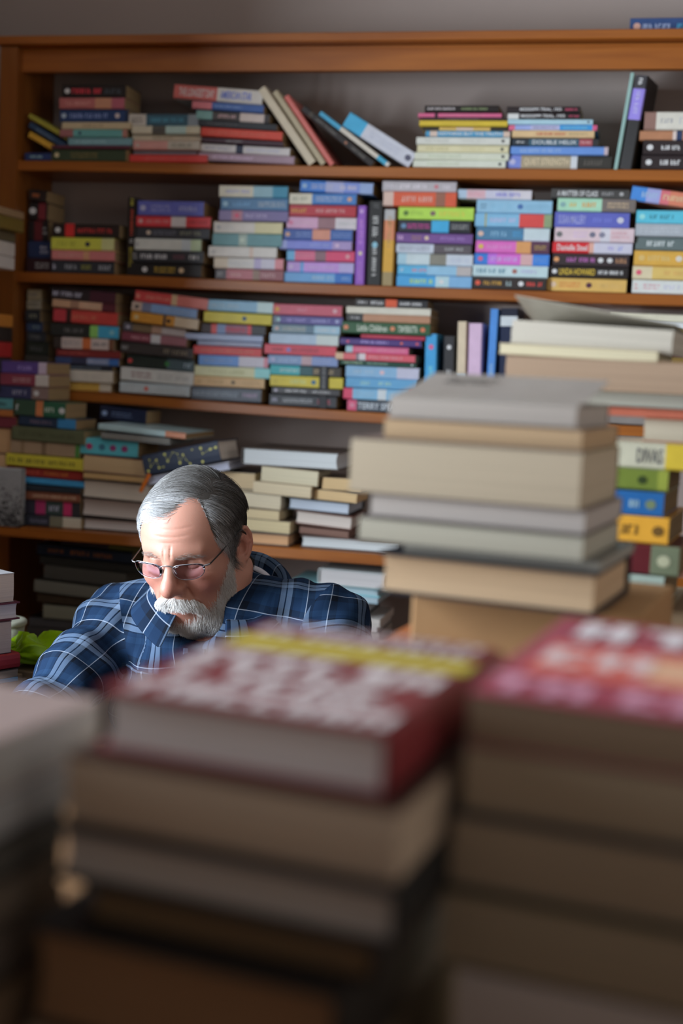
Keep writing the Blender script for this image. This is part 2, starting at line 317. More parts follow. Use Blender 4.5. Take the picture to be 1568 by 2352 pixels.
TABLE = '''
S|-1488|10|1865|-0.8|0.0|69|19.3|100|1c2a50|b,8aa,.2,.7|navy paperback lying flat, slanting pile in the corner by the post, upper shelf|books piled on the wall shelves|2.27
S|-1417|11|1865|-1.0|0.0|196|28.6|122|2c3626:.97,6a5030|d,b8a880,.06;b,6a5a30,.25,.6|dark green book with gold lettering, at the bottom, first stack from the post, upper shelf|books piled on the wall shelves|2.23
S|-1418|6|1894|-1.0|0.0|203|7.4|126|4a2430||very thin maroon paperback, seventh down, first stack from the post, upper shelf|books piled on the wall shelves|2.23
S|-1377|12|1902|-0.2|0.0|164|19.0|102|5a7c82|b,7a9a9c,.1,.6|grey-blue paperback, sixth down, first stack from the post, upper shelf|books piled on the wall shelves|2.21
S|-1397|7|1921|0.8|0.0|171|18.9|106|7a4c4c:.2,4a7f7c:.93,8a5a50|d,234,.3|teal paperback with pink ends, fifth down, first stack from the post, upper shelf|books piled on the wall shelves|2.22
S|-1393|10|1940|-0.9|0.0|177|16.8|110|9a8a6c|b,7a6a50,.3,.6|thin tan paperback, fourth down, first stack from the post, upper shelf|books piled on the wall shelves|2.22
S|-1400|12|1957|-0.7|0.0|176|29.4|109|1c3054:.95,18243c|d,9ab,.06;b,6a7aa8,.15,.7;d,cbb,.84|navy paperback with a pale emblem, third down, first stack from the post, upper shelf|books piled on the wall shelves|2.22
S|-1400|7|1987|0.3|0.0|166|26.2|103|8a4a48:.55,9a6a50:.8,8a4450|b,a87068,.1,.5|dusty pink paperback, second down, first stack from the post, upper shelf|books piled on the wall shelves|2.22
S|-1396|14|2014|1.1|0.0|161|31.4|100|1a1514|d,ccc,.08;b,b02030,.15,.62;b,333a40,.66,.97|black paperback with red lettering, topmost, first stack from the post, upper shelf|books piled on the wall shelves|2.22
S|-1218|9|1864|-0.9|0.0|195|18.3|121|c6352e|b,d86058,.2,.8|bright red paperback, at the bottom, second stack from the post, upper shelf|books piled on the wall shelves|2.12
S|-1211|16|1883|-0.9|0.0|158|9.7|100|5e5a62||very thin grey paperback, fifth down, second stack from the post, upper shelf|books piled on the wall shelves|2.12
S|-1209|7|1893|-0.5|0.0|166|21.1|103|aa7870:.52,948c80|b,eed,.05,.1;b,665,.58,.9|half pink half cream paperback, fourth down, second stack from the post, upper shelf|books piled on the wall shelves|2.12
S|-1216|18|1915|0.8|0.0|171|14.4|106|9a907c|b,7a705c,.3,.6|thin buff paperback, third down, second stack from the post, upper shelf|books piled on the wall shelves|2.12
S|-1215|11|1930|-0.8|0.0|170|19.2|106|b4ac96:.3,4a4842:.5,8aa09a:.8,b0a890|b,333,.32,.5|cream paperback with dark panels, second down, second stack from the post, upper shelf|books piled on the wall shelves|2.12
S|-1224|13|1949|0.2|0.0|173|27.8|107|9a948c:.25,2c4a58:.85,6a7278|b,111,.04,.2;b,3a7a90,.32,.8|teal and grey paperback, topmost, second stack from the post, upper shelf|books piled on the wall shelves|2.12
S|-1048|11|1871|-0.4|-2.0|234|18.7|145|7e6874|b,a890a8,.15,.6|mauve paperback, at the bottom, third stack from the post, upper shelf|books piled on the wall shelves|2.02
S|-1044|14|1892|0.2|-2.5|217|18.7|135|d4cecc:.4,1e2438:.48,ccc6c4|b,778,.05,.35;b,99a,.52,.9|white paperback with a black band, seventh down, third stack from the post, upper shelf|books piled on the wall shelves|2.02
S|-1040|8|1912|-0.1|-2.5|199|11.2|123|341f28|b,888,.3,.5|thin dark plum paperback, sixth down, third stack from the post, upper shelf|books piled on the wall shelves|2.01
S|-1042|7|1926|-0.5|-3.0|198|20.5|123|e2452c|b,f06a50,.1,.8|bright orange-red paperback, fifth down, third stack from the post, upper shelf|books piled on the wall shelves|2.02
S|-1048|7|1948|0.7|-3.0|189|15.8|117|26282c|b,444,.1,.5|thin black paperback, fourth down, third stack from the post, upper shelf|books piled on the wall shelves|2.02
S|-1057|13|1965|0.5|-3.0|178|21.4|111|5f8480:.22,3a3432:.6,b8a8a0:.93,332e2e|b,a88,.3,.55|grey-green paperback with a white panel, third down, third stack from the post, upper shelf|books piled on the wall shelves|2.02
S|-1067|10|1989|-0.6|-3.5|175|17.7|109|cc7078:.28,2c4a80|b,8aa8d8,.32,.7|thin pink and navy paperback, second down, third stack from the post, upper shelf|books piled on the wall shelves|2.03
S|-1115|14|2013|0.2|-4.0|217|32.6|134|a04c46:.49,c0bab2|t,eee,.06,.46,THE LONGEST DAY;t,2a4aa0,.53,.88,AMERICAN STAR|half red half white paperback, topmost, third stack from the post, upper shelf|books piled on the wall shelves|2.06
S|-536|12|1860|-1.1|0.0|209|16.9|129|c8ccbc|b,98a088,.15,.5;d,333,.94|ivory paperback, at the bottom, upper-shelf stack with four cream paperbacks|books piled on the wall shelves|1.85
S|-533|8|1877|0.4|0.0|212|16.8|131|cccfba|b,98a088,.15,.5;d,333,.94|ivory paperback, ninth down, upper-shelf stack with four cream paperbacks|books piled on the wall shelves|1.85
S|-529|15|1894|0.6|0.0|206|16.8|128|c8c09a|b,989068,.1,.35;b,a8a078,.5,.75;d,333,.93|pale yellow paperback, eighth down, upper-shelf stack with four cream paperbacks|books piled on the wall shelves|1.85
S|-531|11|1911|0.2|0.0|210|16.8|130|c8c8be|b,989890,.1,.35;b,a0a098,.5,.75;d,333,.93|white paperback, seventh down, upper-shelf stack with four cream paperbacks|books piled on the wall shelves|1.85
S|-510|7|1928|0.9|0.0|189|13.0|117|347a9c:.05,dcc4b4:.14,347a9c:.92,c0a898|t,fff,.16,.9,NOTHING BUT THE TRUTH|blue paperback with white capitals, sixth down, upper-shelf stack with four cream paperbacks|books piled on the wall shelves|1.85
S|-520|18|1942|-0.4|0.0|192|8.4|119|2a2622:.2,caa858:.4,c8b0a0:.6,caa858:.8,2a2622||thin black and gold paperback, fifth down, upper-shelf stack with four cream paperbacks|books piled on the wall shelves|1.85
S|-526|9|1951|0.5|0.0|198|13.0|123|e2c220|b,a89020,.2,.7|bright yellow paperback, fourth down, upper-shelf stack with four cream paperbacks|books piled on the wall shelves|1.85
S|-523|15|1964|0.2|0.0|189|7.4|117|2d2220|b,766,.3,.7|thin dark paperback, third down, upper-shelf stack with four cream paperbacks|books piled on the wall shelves|1.85
S|-531|17|1972|0.2|0.0|188|9.3|117|c6567f:.2,331a24:.24,c6567f|b,e08aa4,.3,.8|magenta paperback, second down, upper-shelf stack with four cream paperbacks|books piled on the wall shelves|1.85
S|-516|12|1982|-0.1|0.0|167|14.9|104|1c1716|b,a8a0a0,.04,.42;b,6a7850,.5,.85|black paperback with pale lettering, topmost, upper-shelf stack with four cream paperbacks|books piled on the wall shelves|1.85
S|-329|18|1860|0.8|0.0|233|31.0|144|5c6aa8:.15,82765f:.62,ccd0d4:.68,2a2824|d,aac,.07;t,b8a888,.18,.6,QUIET STRENGTH;b,4a4640,.74,.95|thick tan and black hardback, at the bottom, upper-shelf stack beside the tall leaning book|books piled on the wall shelves|1.85
S|-318|14|1891|-0.5|0.0|213|18.3|132|4c72ac:.96,9a8a90|b,9ab8e0,.1,.55|blue paperback with pale lettering, seventh down, upper-shelf stack beside the tall leaning book|books piled on the wall shelves|1.85
S|-316|14|1910|-0.3|0.0|189|16.4|117|242c34:.2,2c4856:.78,863c44:.93,2a2a2c|b,aaa,.05,.15;t,d8dce0,.24,.75,DOUBLE HELIX;b,d0a0a0,.8,.92|slate paperback with large white capitals, sixth down, upper-shelf stack beside the tall leaning book|books piled on the wall shelves|1.85
S|-316|7|1927|0.4|0.0|179|16.3|111|ccac7c|b,9a4a30,.3,.65;b,8a7a58,.7,.92|tan paperback with rust lettering, fifth down, upper-shelf stack beside the tall leaning book|books piled on the wall shelves|1.85
S|-325|14|1943|-1.1|0.0|193|12.5|120|b4506c:.07,8290c0:.25,a8a8cc:.58,2286c4:.95,cc507c|b,667,.28,.55;b,8cd,.62,.9|lilac and blue paperback, fourth down, upper-shelf stack beside the tall leaning book|books piled on the wall shelves|1.85
S|-328|12|1956|-0.1|0.0|186|11.5|115|92b4c0|d,334,.95|pale blue paperback, third down, upper-shelf stack beside the tall leaning book|books piled on the wall shelves|1.85
S|-329|17|1968|-0.8|0.0|161|13.5|100|d0d0cc:.15,221b1c|t,ccc,.18,.78,MISSISSIPPI TRIAL, 1955;b,a03050,.84,.97|black paperback with white block, second down, upper-shelf stack beside the tall leaning book|books piled on the wall shelves|1.85
S|-332|16|1982|-0.9|0.0|161|13.5|100|221b1c|t,ccc,.18,.75,MISSISSIPPI TRIAL, 1955;b,a03050,.8,.97|black paperback with white capitals, topmost, upper-shelf stack beside the tall leaning book|books piled on the wall shelves|1.85
S|-32|9|1861|-0.3|0.0|153|30.6|100|261f20|d,ddd,.1;b,bbb,.26,.55|black paperback with round white mark, at the bottom, upper-shelf stack past the tall leaning book|books piled on the wall shelves|1.85
S|-31|8|1892|0.9|0.0|150|31.5|100|261f20|d,ddd,.1;b,bbb,.26,.55|black paperback with round white mark, third down, upper-shelf stack past the tall leaning book|books piled on the wall shelves|1.85
S|-40|15|1924|-1.0|0.0|156|20.7|100|906244:.45,c0b0a8:.5,24304c:.58,906244||orange-brown paperback, second down, upper-shelf stack past the tall leaning book|books piled on the wall shelves|1.85
S|-32|7|1945|-0.1|0.0|147|38.3|100|74574e:.17,bcb8ac|b,888,.24,.44;b,999,.5,.8|thick white book with brown end, topmost, upper-shelf stack past the tall leaning book|books piled on the wall shelves|1.85
S|-1488|29|1600|-0.2|0.0|68|34.9|100|2a181c|b,888,.35,.9|black book with red end, at the bottom, dark stack by the post, second shelf|books piled on the wall shelves|2.27
S|-1488|36|1635|-0.3|0.0|60|41.7|100|1e2844|b,aab,.55,.9|thick navy book, fourth down, dark stack by the post, second shelf|books piled on the wall shelves|2.27
S|-1488|36|1677|0.9|0.0|52|49.4|100|1a1617:.3,4a181c:.7,1c1818|b,888,.75,.95|thick black book with dark red panel, third down, dark stack by the post, second shelf|books piled on the wall shelves|2.27
S|-1488|37|1729|1.1|-2.0|48|41.5|100|1c1818:.5,5a1c22:.9,1c1818|d,ccc,.2|black paperback with red panel, second down, dark stack by the post, second shelf|books piled on the wall shelves|2.27
S|-1488|33|1774|-0.8|-5.0|47|27.9|100|221a18|b,8a4a20,.2,.6|black paperback with orange lettering, topmost, dark stack by the post, second shelf|books piled on the wall shelves|2.27
S|-1414|12|1600|0.2|0.0|163|31.2|101|24262c|b,99a,.03,.1;b,777a80,.22,.42;b,8a8a30,.48,.65;b,777a80,.75,.95|black paperback with grey and yellow lettering, at the bottom, short stack of four, second shelf|books piled on the wall shelves|2.23
S|-1412|9|1631|-0.6|0.0|164|23.6|102|a86260:.5,a87858:.6,b06464|b,c08880,.12,.48|dusty pink paperback, third down, short stack of four, second shelf|books piled on the wall shelves|2.23
S|-1414|9|1655|-1.2|0.0|164|29.9|102|a4a42e:.8,a8a870|d,1a1a30,.58;b,888820,.1,.4|yellow-green paperback with a dark dot, second down, short stack of four, second shelf|books piled on the wall shelves|2.23
S|-1411|8|1686|-0.2|0.0|173|32.0|107|221a18:.17,2a1616:.19,b81c1c:.33,221a18|d,ddd,.08;b,a02020,.38,.9|black paperback with red lettering, topmost, short stack of four, second shelf|books piled on the wall shelves|2.23
S|-1209|13|1599|0.4|0.0|177|31.1|109|1c1a1a|d,aaa,.2;b,b09020,.34,.64;d,b09878,.72|black paperback with gold lettering, at the bottom, stack with the purple top, second shelf|books piled on the wall shelves|2.12
S|-1206|12|1631|-1.1|0.0|181|29.0|112|27282c|b,888,.01,.07;b,a8a8ac,.12,.52;b,70404a,.58,.74;b,aaa,.8,.95|black paperback with pale capitals, fifth down, stack with the purple top, second shelf|books piled on the wall shelves|2.12
S|-1208|14|1660|1.0|0.0|173|28.0|107|aeb0aa:.72,a8b0b4:.85,98a888|d,888,.07|off-white paperback, fourth down, stack with the purple top, second shelf|books piled on the wall shelves|2.12
S|-1197|17|1689|0.7|0.0|181|26.0|112|2c2d32|d,a98,.16;b,5a5c68,.22,.55;b,66685a,.6,.9|charcoal paperback, third down, stack with the purple top, second shelf|books piled on the wall shelves|2.11
S|-1198|13|1715|0.9|0.0|185|25.9|115|b42a32:.47,b8b0b0:.67,a82a30|d,daa,.06;b,e09090,.13,.46;b,802028,.7,.95|red paperback with a white panel, second down, stack with the purple top, second shelf|books piled on the wall shelves|2.11
S|-1194|10|1741|0.7|0.0|164|34.7|102|484c8e|d,aac,.08;b,a0a4d8,.2,.5;b,a0a4d8,.62,.9|purple-blue paperback, topmost, stack with the purple top, second shelf|books piled on the wall shelves|2.11
S|-994|8|1596|-0.4|0.0|166|25.5|103|3c3438:.16,8e4c54:.55,70584a:.65,703c42|b,aaa,.03,.1;b,d0a0a0,.22,.38;b,a08080,.68,.9|dark red paperback with black end, at the bottom, stack with the cream top, second shelf|books piled on the wall shelves|1.99
S|-999|9|1622|-1.1|0.0|170|25.5|105|ccbca4:.2,c8c4be:.58,8a80a0:.68,c0bccc:.88,b06870|b,999,.22,.55|white paperback with lilac end, seventh down, stack with the cream top, second shelf|books piled on the wall shelves|2.00
S|-1013|7|1648|-1.2|0.0|168|25.5|104|d4cec6:.6,d0b8a8:.66,d4cec6|b,888,.05,.1|white paperback, sixth down, stack with the cream top, second shelf|books piled on the wall shelves|2.00
S|-1004|7|1674|-0.8|0.0|170|29.3|105|446e72:.38,7a8a80:.5,446e72|d,b8c8b8,.43|dark teal paperback, fifth down, stack with the cream top, second shelf|books piled on the wall shelves|2.00
S|-1004|14|1704|-1.0|0.0|168|27.4|104|c4bcb2:.6,a8a078|d,888,.07;b,999,.12,.3|cream and olive paperback, fourth down, stack with the cream top, second shelf|books piled on the wall shelves|2.00
S|-990|7|1732|-0.3|0.0|168|25.3|104|64567a:.18,8a5a68:.34,5c527a|d,c04868,.26;b,8a80a0,.38,.7|mauve paperback with pink flower, third down, stack with the cream top, second shelf|books piled on the wall shelves|1.99
S|-988|11|1757|-1.1|0.0|164|29.2|102|315a7c|d,8ab,.07;b,5a84a8,.18,.5;b,c8d0d8,.56,.97|slate blue paperback with white lettering, second down, stack with the cream top, second shelf|books piled on the wall shelves|1.98
S|-993|11|1787|0.9|0.0|166|27.2|103|b4ae9c:.5,6e8e98:.78,2c7088|b,88a,.1,.45|cream and teal paperback, topmost, stack with the cream top, second shelf|books piled on the wall shelves|1.99
S|-828|12|1595|-0.0|0.0|163|24.0|101|5c98cc:.75,20589a|b,a8c8e0,.42,.78;b,88b0e0,.85,.97|sky blue paperback, at the bottom, stack with the blue top, second shelf|books piled on the wall shelves|1.91
S|-823|18|1619|-1.0|0.0|160|24.9|100|8e6ea6:.2,4c90c8:.25,9e74b4:.78,aca0d0|d,c8b0d8,.06;b,b898c8,.32,.72|lilac paperback, eighth down, stack with the blue top, second shelf|books piled on the wall shelves|1.90
S|-824|16|1645|-1.0|0.0|162|24.9|100|4c8eb4:.12,b44c6c:.42,6a4c54:.58,c4325e|b,d88aa0,.15,.4;d,f0a8b0,.9|crimson paperback with blue end, seventh down, stack with the blue top, second shelf|books piled on the wall shelves|1.90
S|-840|7|1670|-0.4|0.0|172|21.9|107|8a94c8:.1,5e66a8:.73,82709a|b,8a94cc,.42,.7;d,b098b0,.8|periwinkle paperback, sixth down, stack with the blue top, second shelf|books piled on the wall shelves|1.91
S|-832|10|1692|-0.6|0.0|164|25.7|101|26427e:.42,a86e5a:.68,2c4c84|d,d0a080,.06;b,7a90c0,.18,.4;b,6a80b0,.72,.98|navy paperback with tan picture, fifth down, stack with the blue top, second shelf|books piled on the wall shelves|1.91
S|-826|10|1718|0.8|0.0|165|27.6|103|bc90ae:.45,7a5a60:.7,c4bcc0|d,c07090,.06;b,d8b0c8,.12,.42;b,999,.75,.98|pink and white paperback, fourth down, stack with the blue top, second shelf|books piled on the wall shelves|1.90
S|-820|9|1746|-0.8|0.0|158|26.5|100|901e2a|b,c08a30,.03,.3;b,d8a0a0,.4,.85|dark red paperback with gold lettering, third down, stack with the blue top, second shelf|books piled on the wall shelves|1.90
S|-821|8|1773|-1.1|0.0|159|25.5|100|b0aa98:.34,2c6098|b,887,.05,.3;b,d0d8e8,.4,.8;d,c09070,.9|blue paperback with cream end, second down, stack with the blue top, second shelf|books piled on the wall shelves|1.90
S|-798|13|1803|1.1|-1.5|171|26.4|106|3064a8:.35,8e94bc:.6,6a7cb8:.82,94acd8|d,9bd,.06;b,c8c8d8,.15,.45;b,d0c8d8,.55,.8|blue paperback with mottled cover, topmost, stack with the blue top, second shelf|books piled on the wall shelves|1.90
S|-560|9|1593|-0.3|0.0|172|26.4|106|3c9ed6:.52,a8c8d0:.7,7cb4e0|b,a8c860,.18,.5;d,e8e8e8,.6|cyan paperback with green lettering, at the bottom, stack with the grey top, second shelf|books piled on the wall shelves|1.86
S|-560|14|1620|-0.8|0.0|170|22.5|105|4aa4cc:.4,8cbcd8:.8,908a88|b,d07888,.2,.4;b,d8e0e8,.04,.1|sky blue paperback with pink lettering, eighth down, stack with the grey top, second shelf|books piled on the wall shelves|1.86
S|-562|16|1643|0.7|0.0|173|26.3|107|a8d0e0:.12,c8d8dc:.43,6a685e:.65,c4ccd6|b,a8b0c0,.72,.95|pale blue and white paperback, seventh down, stack with the grey top, second shelf|books piled on the wall shelves|1.86
S|-566|18|1670|0.1|0.0|172|21.4|107|bcc4d0:.5,4c464a|b,667,.04,.45;b,888,.65,.9|white paperback with dark end, sixth down, stack with the grey top, second shelf|books piled on the wall shelves|1.86
S|-566|12|1692|0.7|0.0|174|23.3|108|5e3e74|b,d0a8d0,.02,.1;b,8a6a48,.2,.34;d,c0a890,.4;b,7e6098,.58,.9|purple paperback, fifth down, stack with the grey top, second shelf|books piled on the wall shelves|1.86
S|-561|6|1715|-0.4|0.0|164|28.1|102|262830:.46,2484ac:.7,24262a|d,4a6a88,.07;b,b03080,.12,.45;b,888,.74,.98|black paperback with cyan panel, fourth down, stack with the grey top, second shelf|books piled on the wall shelves|1.85
S|-564|13|1744|-0.7|0.0|172|29.0|107|9abe3e|d,446020,.1;b,7a9a30,.16,.38;d,604a48,.46;b,a8a030,.55,.92|lime green paperback, third down, stack with the grey top, second shelf|books piled on the wall shelves|1.85
S|-600|8|1773|0.7|0.0|167|32.9|103|ccaea0:.14,cc5532:.72,7a5040:.85,c85030|b,e8b0a0,.25,.7|orange-red paperback with white end, second down, stack with the grey top, second shelf|books piled on the wall shelves|1.86
S|-604|12|1806|1.2|0.0|169|24.2|105|908c90|b,b0aab0,.05,.6;d,a06068,.73;b,b0aab0,.82,.95|grey paperback, topmost, stack with the grey top, second shelf|books piled on the wall shelves|1.86
S|-385|6|1593|-1.1|0.0|164|27.7|102|2a2422|d,c84828,.07;b,a07820,.15,.42;b,788,.46,.55;d,ccc,.66;b,b03028,.74,.95|black paperback with gold and red lettering, at the bottom, mostly blue stack, second shelf|books piled on the wall shelves|1.85
S|-387|10|1621|-0.5|0.0|168|26.6|104|b8d0d4|b,4a7080,.05,.48;d,805048,.56;b,8a88a8,.65,.85|pale blue-white paperback, seventh down, mostly blue stack, second shelf|books piled on the wall shelves|1.85
S|-385|12|1648|-0.6|0.0|167|25.6|104|2060a6:.18,9452ac:.3,a84ca0:.62,a88484:.78,2a6cb8|d,c85070,.08;b,c0a0d8,.22,.58;b,70a0e0,.8,.97|blue and magenta paperback, sixth down, mostly blue stack, second shelf|books piled on the wall shelves|1.85
S|-383|9|1674|0.5|0.0|164|27.5|102|b4509a:.55,c48a50:.75,4a2e40|d,d0b040,.07;b,c880b8,.15,.5;b,a08840,.8,.96|magenta paperback with gold end, fifth down, mostly blue stack, second shelf|books piled on the wall shelves|1.85
S|-384|15|1702|1.1|0.0|163|29.5|101|3a6480:.65,bcccd0|d,b89888,.06;b,6a90a8,.2,.42;b,3a9ad0,.5,.64|deep teal paperback with white end, fourth down, mostly blue stack, second shelf|books piled on the wall shelves|1.85
S|-389|16|1732|-0.1|0.0|171|30.4|106|7ab4d6:.13,88803a:.15,7ab4d6:.58,b83a38:.9,70805e|b,a8a8c8,.2,.55|light blue paperback with red panel, third down, mostly blue stack, second shelf|books piled on the wall shelves|1.85
S|-387|16|1763|1.0|0.0|168|29.4|104|8ab8d2|b,4a6a80,.05,.15;b,6a98b0,.2,.5;d,34588a,.58;b,6a98b0,.65,.95|light blue paperback with sail emblem, second down, mostly blue stack, second shelf|books piled on the wall shelves|1.85
S|-431|16|1793|1.2|0.0|165|21.6|102|9eb4c8:.12,ccacb4:.38,a8a8b8:.75,b4b0b6|b,d88898,.14,.36;b,6868a8,.52,.86|pale grey paperback, topmost, mostly blue stack, second shelf|books piled on the wall shelves|1.85
S|-220|17|1594|0.8|0.0|174|30.4|108|dab058|d,e8c8a8,.08;b,d07030,.16,.42;d,402030,.53;b,b09050,.65,.95|yellow paperback with dark round picture, at the bottom, stack with the black top, second shelf|books piled on the wall shelves|1.85
S|-215|13|1625|-0.0|0.0|171|25.4|106|201c1c|d,ccc,.06;t,c8a820,.12,.58,LINDA HOWARD;b,aaa,.62,.95|black paperback with yellow capitals, seventh down, stack with the black top, second shelf|books piled on the wall shelves|1.85
S|-210|8|1650|0.4|0.0|166|27.3|103|2e2628|d,b07848,.05;b,8a4a84,.18,.58;d,bbb,.63;d,ccc,.75;b,906848,.83,.98|dark paperback with purple lettering, sixth down, stack with the black top, second shelf|books piled on the wall shelves|1.85
S|-212|8|1678|0.7|0.0|173|24.3|107|ac121c:.46,c49484:.52,bebccc|t,fff,.06,.44,Danielle Steel;b,9088c0,.7,.77;b,8890c8,.82,.92|red and white paperback, fifth down, stack with the black top, second shelf|books piled on the wall shelves|1.85
S|-209|9|1703|-1.0|0.0|172|31.1|106|d0b8be:.58,cccad4:.7,d0b8be|d,555,.06;b,b098b8,.24,.42;d,556,.48;d,667,.6;b,c09098,.72,.94|pale pink paperback, fourth down, stack with the black top, second shelf|books piled on the wall shelves|1.85
S|-211|9|1734|0.4|0.0|162|33.9|101|484e96|t,a0a4d8,.05,.42,SUSAN MALLERY;b,5a62a8,.52,.8;d,ccd,.88|purple-blue paperback, third down, stack with the black top, second shelf|books piled on the wall shelves|1.85
S|-207|10|1769|1.0|0.0|169|29.0|104|9cccae:.57,5e5652|d,688,.07;b,c8a850,.15,.26;b,c08a40,.32,.54;b,b09878,.64,.92|mint green and grey paperback, second down, stack with the black top, second shelf|books piled on the wall shelves|1.85
S|-223|17|1798|0.7|0.0|170|21.3|105|3a3938|t,d0d0d0,.08,.6,A MATTER OF CLASS;b,777,.65,.82;d,888,.9|black paperback with white capitals, topmost, stack with the black top, second shelf|books piled on the wall shelves|1.85
S|-34|18|1595|-0.2|0.0|170|30.2|106|c4c8c4|b,d09090,.03,.08;b,b08088,.14,.35;b,9a9aa8,.4,.6|white paperback, at the bottom, last stack of the second shelf|books piled on the wall shelves|1.85
S|-35|16|1626|-0.2|0.0|169|29.1|105|ccbf9c:.25,d8b860|d,c04860,.08;b,d8a858,.4,.9|cream and yellow paperback, sixth down, last stack of the second shelf|books piled on the wall shelves|1.85
S|-34|10|1655|1.1|0.0|166|33.0|103|e0ac3c|d,c8a860,.1;b,e8c878,.18,.5;d,e8e0d0,.58|yellow paperback, fifth down, last stack of the second shelf|books piled on the wall shelves|1.85
S|-33|15|1689|0.5|0.0|162|29.0|101|4e5a5a|b,b8c0c0,.15,.55|dark slate paperback with pale capitals, fourth down, last stack of the second shelf|books piled on the wall shelves|1.85
S|-35|8|1718|-0.8|0.0|162|27.9|100|848a90|b,9a9ea4,.05,.6|grey paperback, third down, last stack of the second shelf|books piled on the wall shelves|1.85
S|-35|12|1746|-0.9|0.0|160|28.9|100|3c96aa|d,8cc,.08;b,2a6a7a,.18,.52|teal paperback, second down, last stack of the second shelf|books piled on the wall shelves|1.85
S|-51|15|1796|-0.8|-7.0|165|31.8|102|3070b4:.2,8a90c0:.38,cc6870:.5,d0785a|b,a8c8e8,.14,.38;b,f0d0a0,.42,.7|blue and red paperback, topmost, last stack of the second shelf|books piled on the wall shelves|1.85
S|-1488|33|1317|-0.9|0.0|64|47.6|100|2c2a30||dark grey book, at the bottom, narrow stack by the post, third shelf|books piled on the wall shelves|2.27
S|-1488|30|1365|-1.2|0.0|64|33.9|100|33302c||brown-black book, seventh down, narrow stack by the post, third shelf|books piled on the wall shelves|2.27
S|-1488|34|1399|1.1|0.0|61|32.7|100|21241e|b,444,.2,.8|black-green book, sixth down, narrow stack by the post, third shelf|books piled on the wall shelves|2.27
S|-1488|38|1432|0.4|0.0|51|23.7|100|2a2c30|b,555,.2,.8|charcoal book, fifth down, narrow stack by the post, third shelf|books piled on the wall shelves|2.27
S|-1488|36|1456|0.1|0.0|43|23.6|100|28344c|b,566,.4,.8|navy book, fourth down, narrow stack by the post, third shelf|books piled on the wall shelves|2.27
S|-1488|28|1480|1.0|0.0|39|29.1|100|222428|b,665,.3,.8|black book, third down, narrow stack by the post, third shelf|books piled on the wall shelves|2.27
S|-1488|36|1510|-0.2|0.0|38|24.7|100|78705f:.3,706a5c|b,4a4840,.1,.9|grey-brown book, second down, narrow stack by the post, third shelf|books piled on the wall shelves|2.27
S|-1488|37|1535|0.9|0.0|37|24.6|100|7a7058|b,555,.1,.8|tan book, topmost, narrow stack by the post, third shelf|books piled on the wall shelves|2.27
S|-1423|17|1317|-0.4|0.0|171|21.6|106|b8b0a0:.35,c8a040:.82,b8b0a0||white and yellow paperback, at the bottom, second stack from the post, third shelf|books piled on the wall shelves|2.24
S|-1417|8|1339|-0.1|0.0|172|29.0|106|b4aca0|b,989088,.4,.85|off-white paperback, ninth down, second stack from the post, third shelf|books piled on the wall shelves|2.24
S|-1382|11|1368|0.2|0.0|134|12.9|100|20222a|b,678,.1,.8|thin black paperback, eighth down, second stack from the post, third shelf|books piled on the wall shelves|2.22
S|-1396|9|1381|1.0|0.0|163|17.1|101|2c3a5c:.25,2a2c40:.5,5a6a8a:.85,24508a|b,889,.5,.82|navy paperback, seventh down, second stack from the post, third shelf|books piled on the wall shelves|2.23
S|-1396|13|1399|-0.2|0.0|168|18.2|104|64201f|b,904038,.05,.5|dark red paperback, sixth down, second stack from the post, third shelf|books piled on the wall shelves|2.23
S|-1402|9|1418|1.0|0.0|155|27.8|100|2e2824:.13,b0a098:.48,cc6a30:.62,b4a49e:.92,5a3a28|b,666,.16,.45;b,555,.65,.9|orange and white striped paperback, fifth down, second stack from the post, third shelf|books piled on the wall shelves|2.23
S|-1412|10|1449|0.0|-1.0|178|29.8|110|222422:.58,74a850:.7,2c86a8|b,555,.2,.5;d,8cd,.9|black paperback with green and blue end, fourth down, second stack from the post, third shelf|books piled on the wall shelves|2.24
S|-1405|9|1483|0.1|-2.0|167|30.8|104|962830:.2,301c1a:.28,9a2e28|b,b86048,.3,.7|red paperback, third down, second stack from the post, third shelf|books piled on the wall shelves|2.23
S|-1408|9|1518|0.1|-3.0|165|19.1|102|98765a:.28,7e5e4a:.42,a8846a:.78,4a2028|b,d0b090,.5,.75|tan mottled paperback, second down, second stack from the post, third shelf|books piled on the wall shelves|2.23
S|-1414|16|1538|-1.2|-3.0|168|27.6|104|231d20:.6,3a1c26|b,99a,.02,.5|black paperback with white lettering, topmost, second stack from the post, third shelf|books piled on the wall shelves|2.23
S|-1228|10|1319|0.0|-1.0|179|26.0|111|8e969a|b,c8d0d4,.05,.32;d,b04838,.38;b,ccd4d8,.42,.92|grey book with white lettering, at the bottom, slumped stack with the red top, third shelf|books piled on the wall shelves|2.14
S|-1228|13|1349|0.1|-2.0|186|32.0|116|babab6|b,6a3a3e,.15,.44;b,8a8a88,.5,.72;b,8a8a88,.75,.95|white book with dark red lettering, eighth down, slumped stack with the red top, third shelf|books piled on the wall shelves|2.14
S|-1214|15|1383|0.7|-2.5|171|27.9|106|1f2623:.6,3a4a50|d,a03030,.05;d,306838,.6;b,a8c0d0,.85,.99|black paperback with green dot, seventh down, slumped stack with the red top, third shelf|books piled on the wall shelves|2.13
S|-1230|12|1415|-0.9|-3.0|186|26.9|115|312d2c|b,777,.02,.12;b,70685a,.6,.95|charcoal paperback, sixth down, slumped stack with the red top, third shelf|books piled on the wall shelves|2.14
S|-1226|8|1444|0.1|-3.5|165|21.8|102|622e3a:.45,a8a8ac:.6,7a5058|b,a07078,.15,.42;d,ccc,.52|maroon paperback with grey panel, fifth down, slumped stack with the red top, third shelf|books piled on the wall shelves|2.13
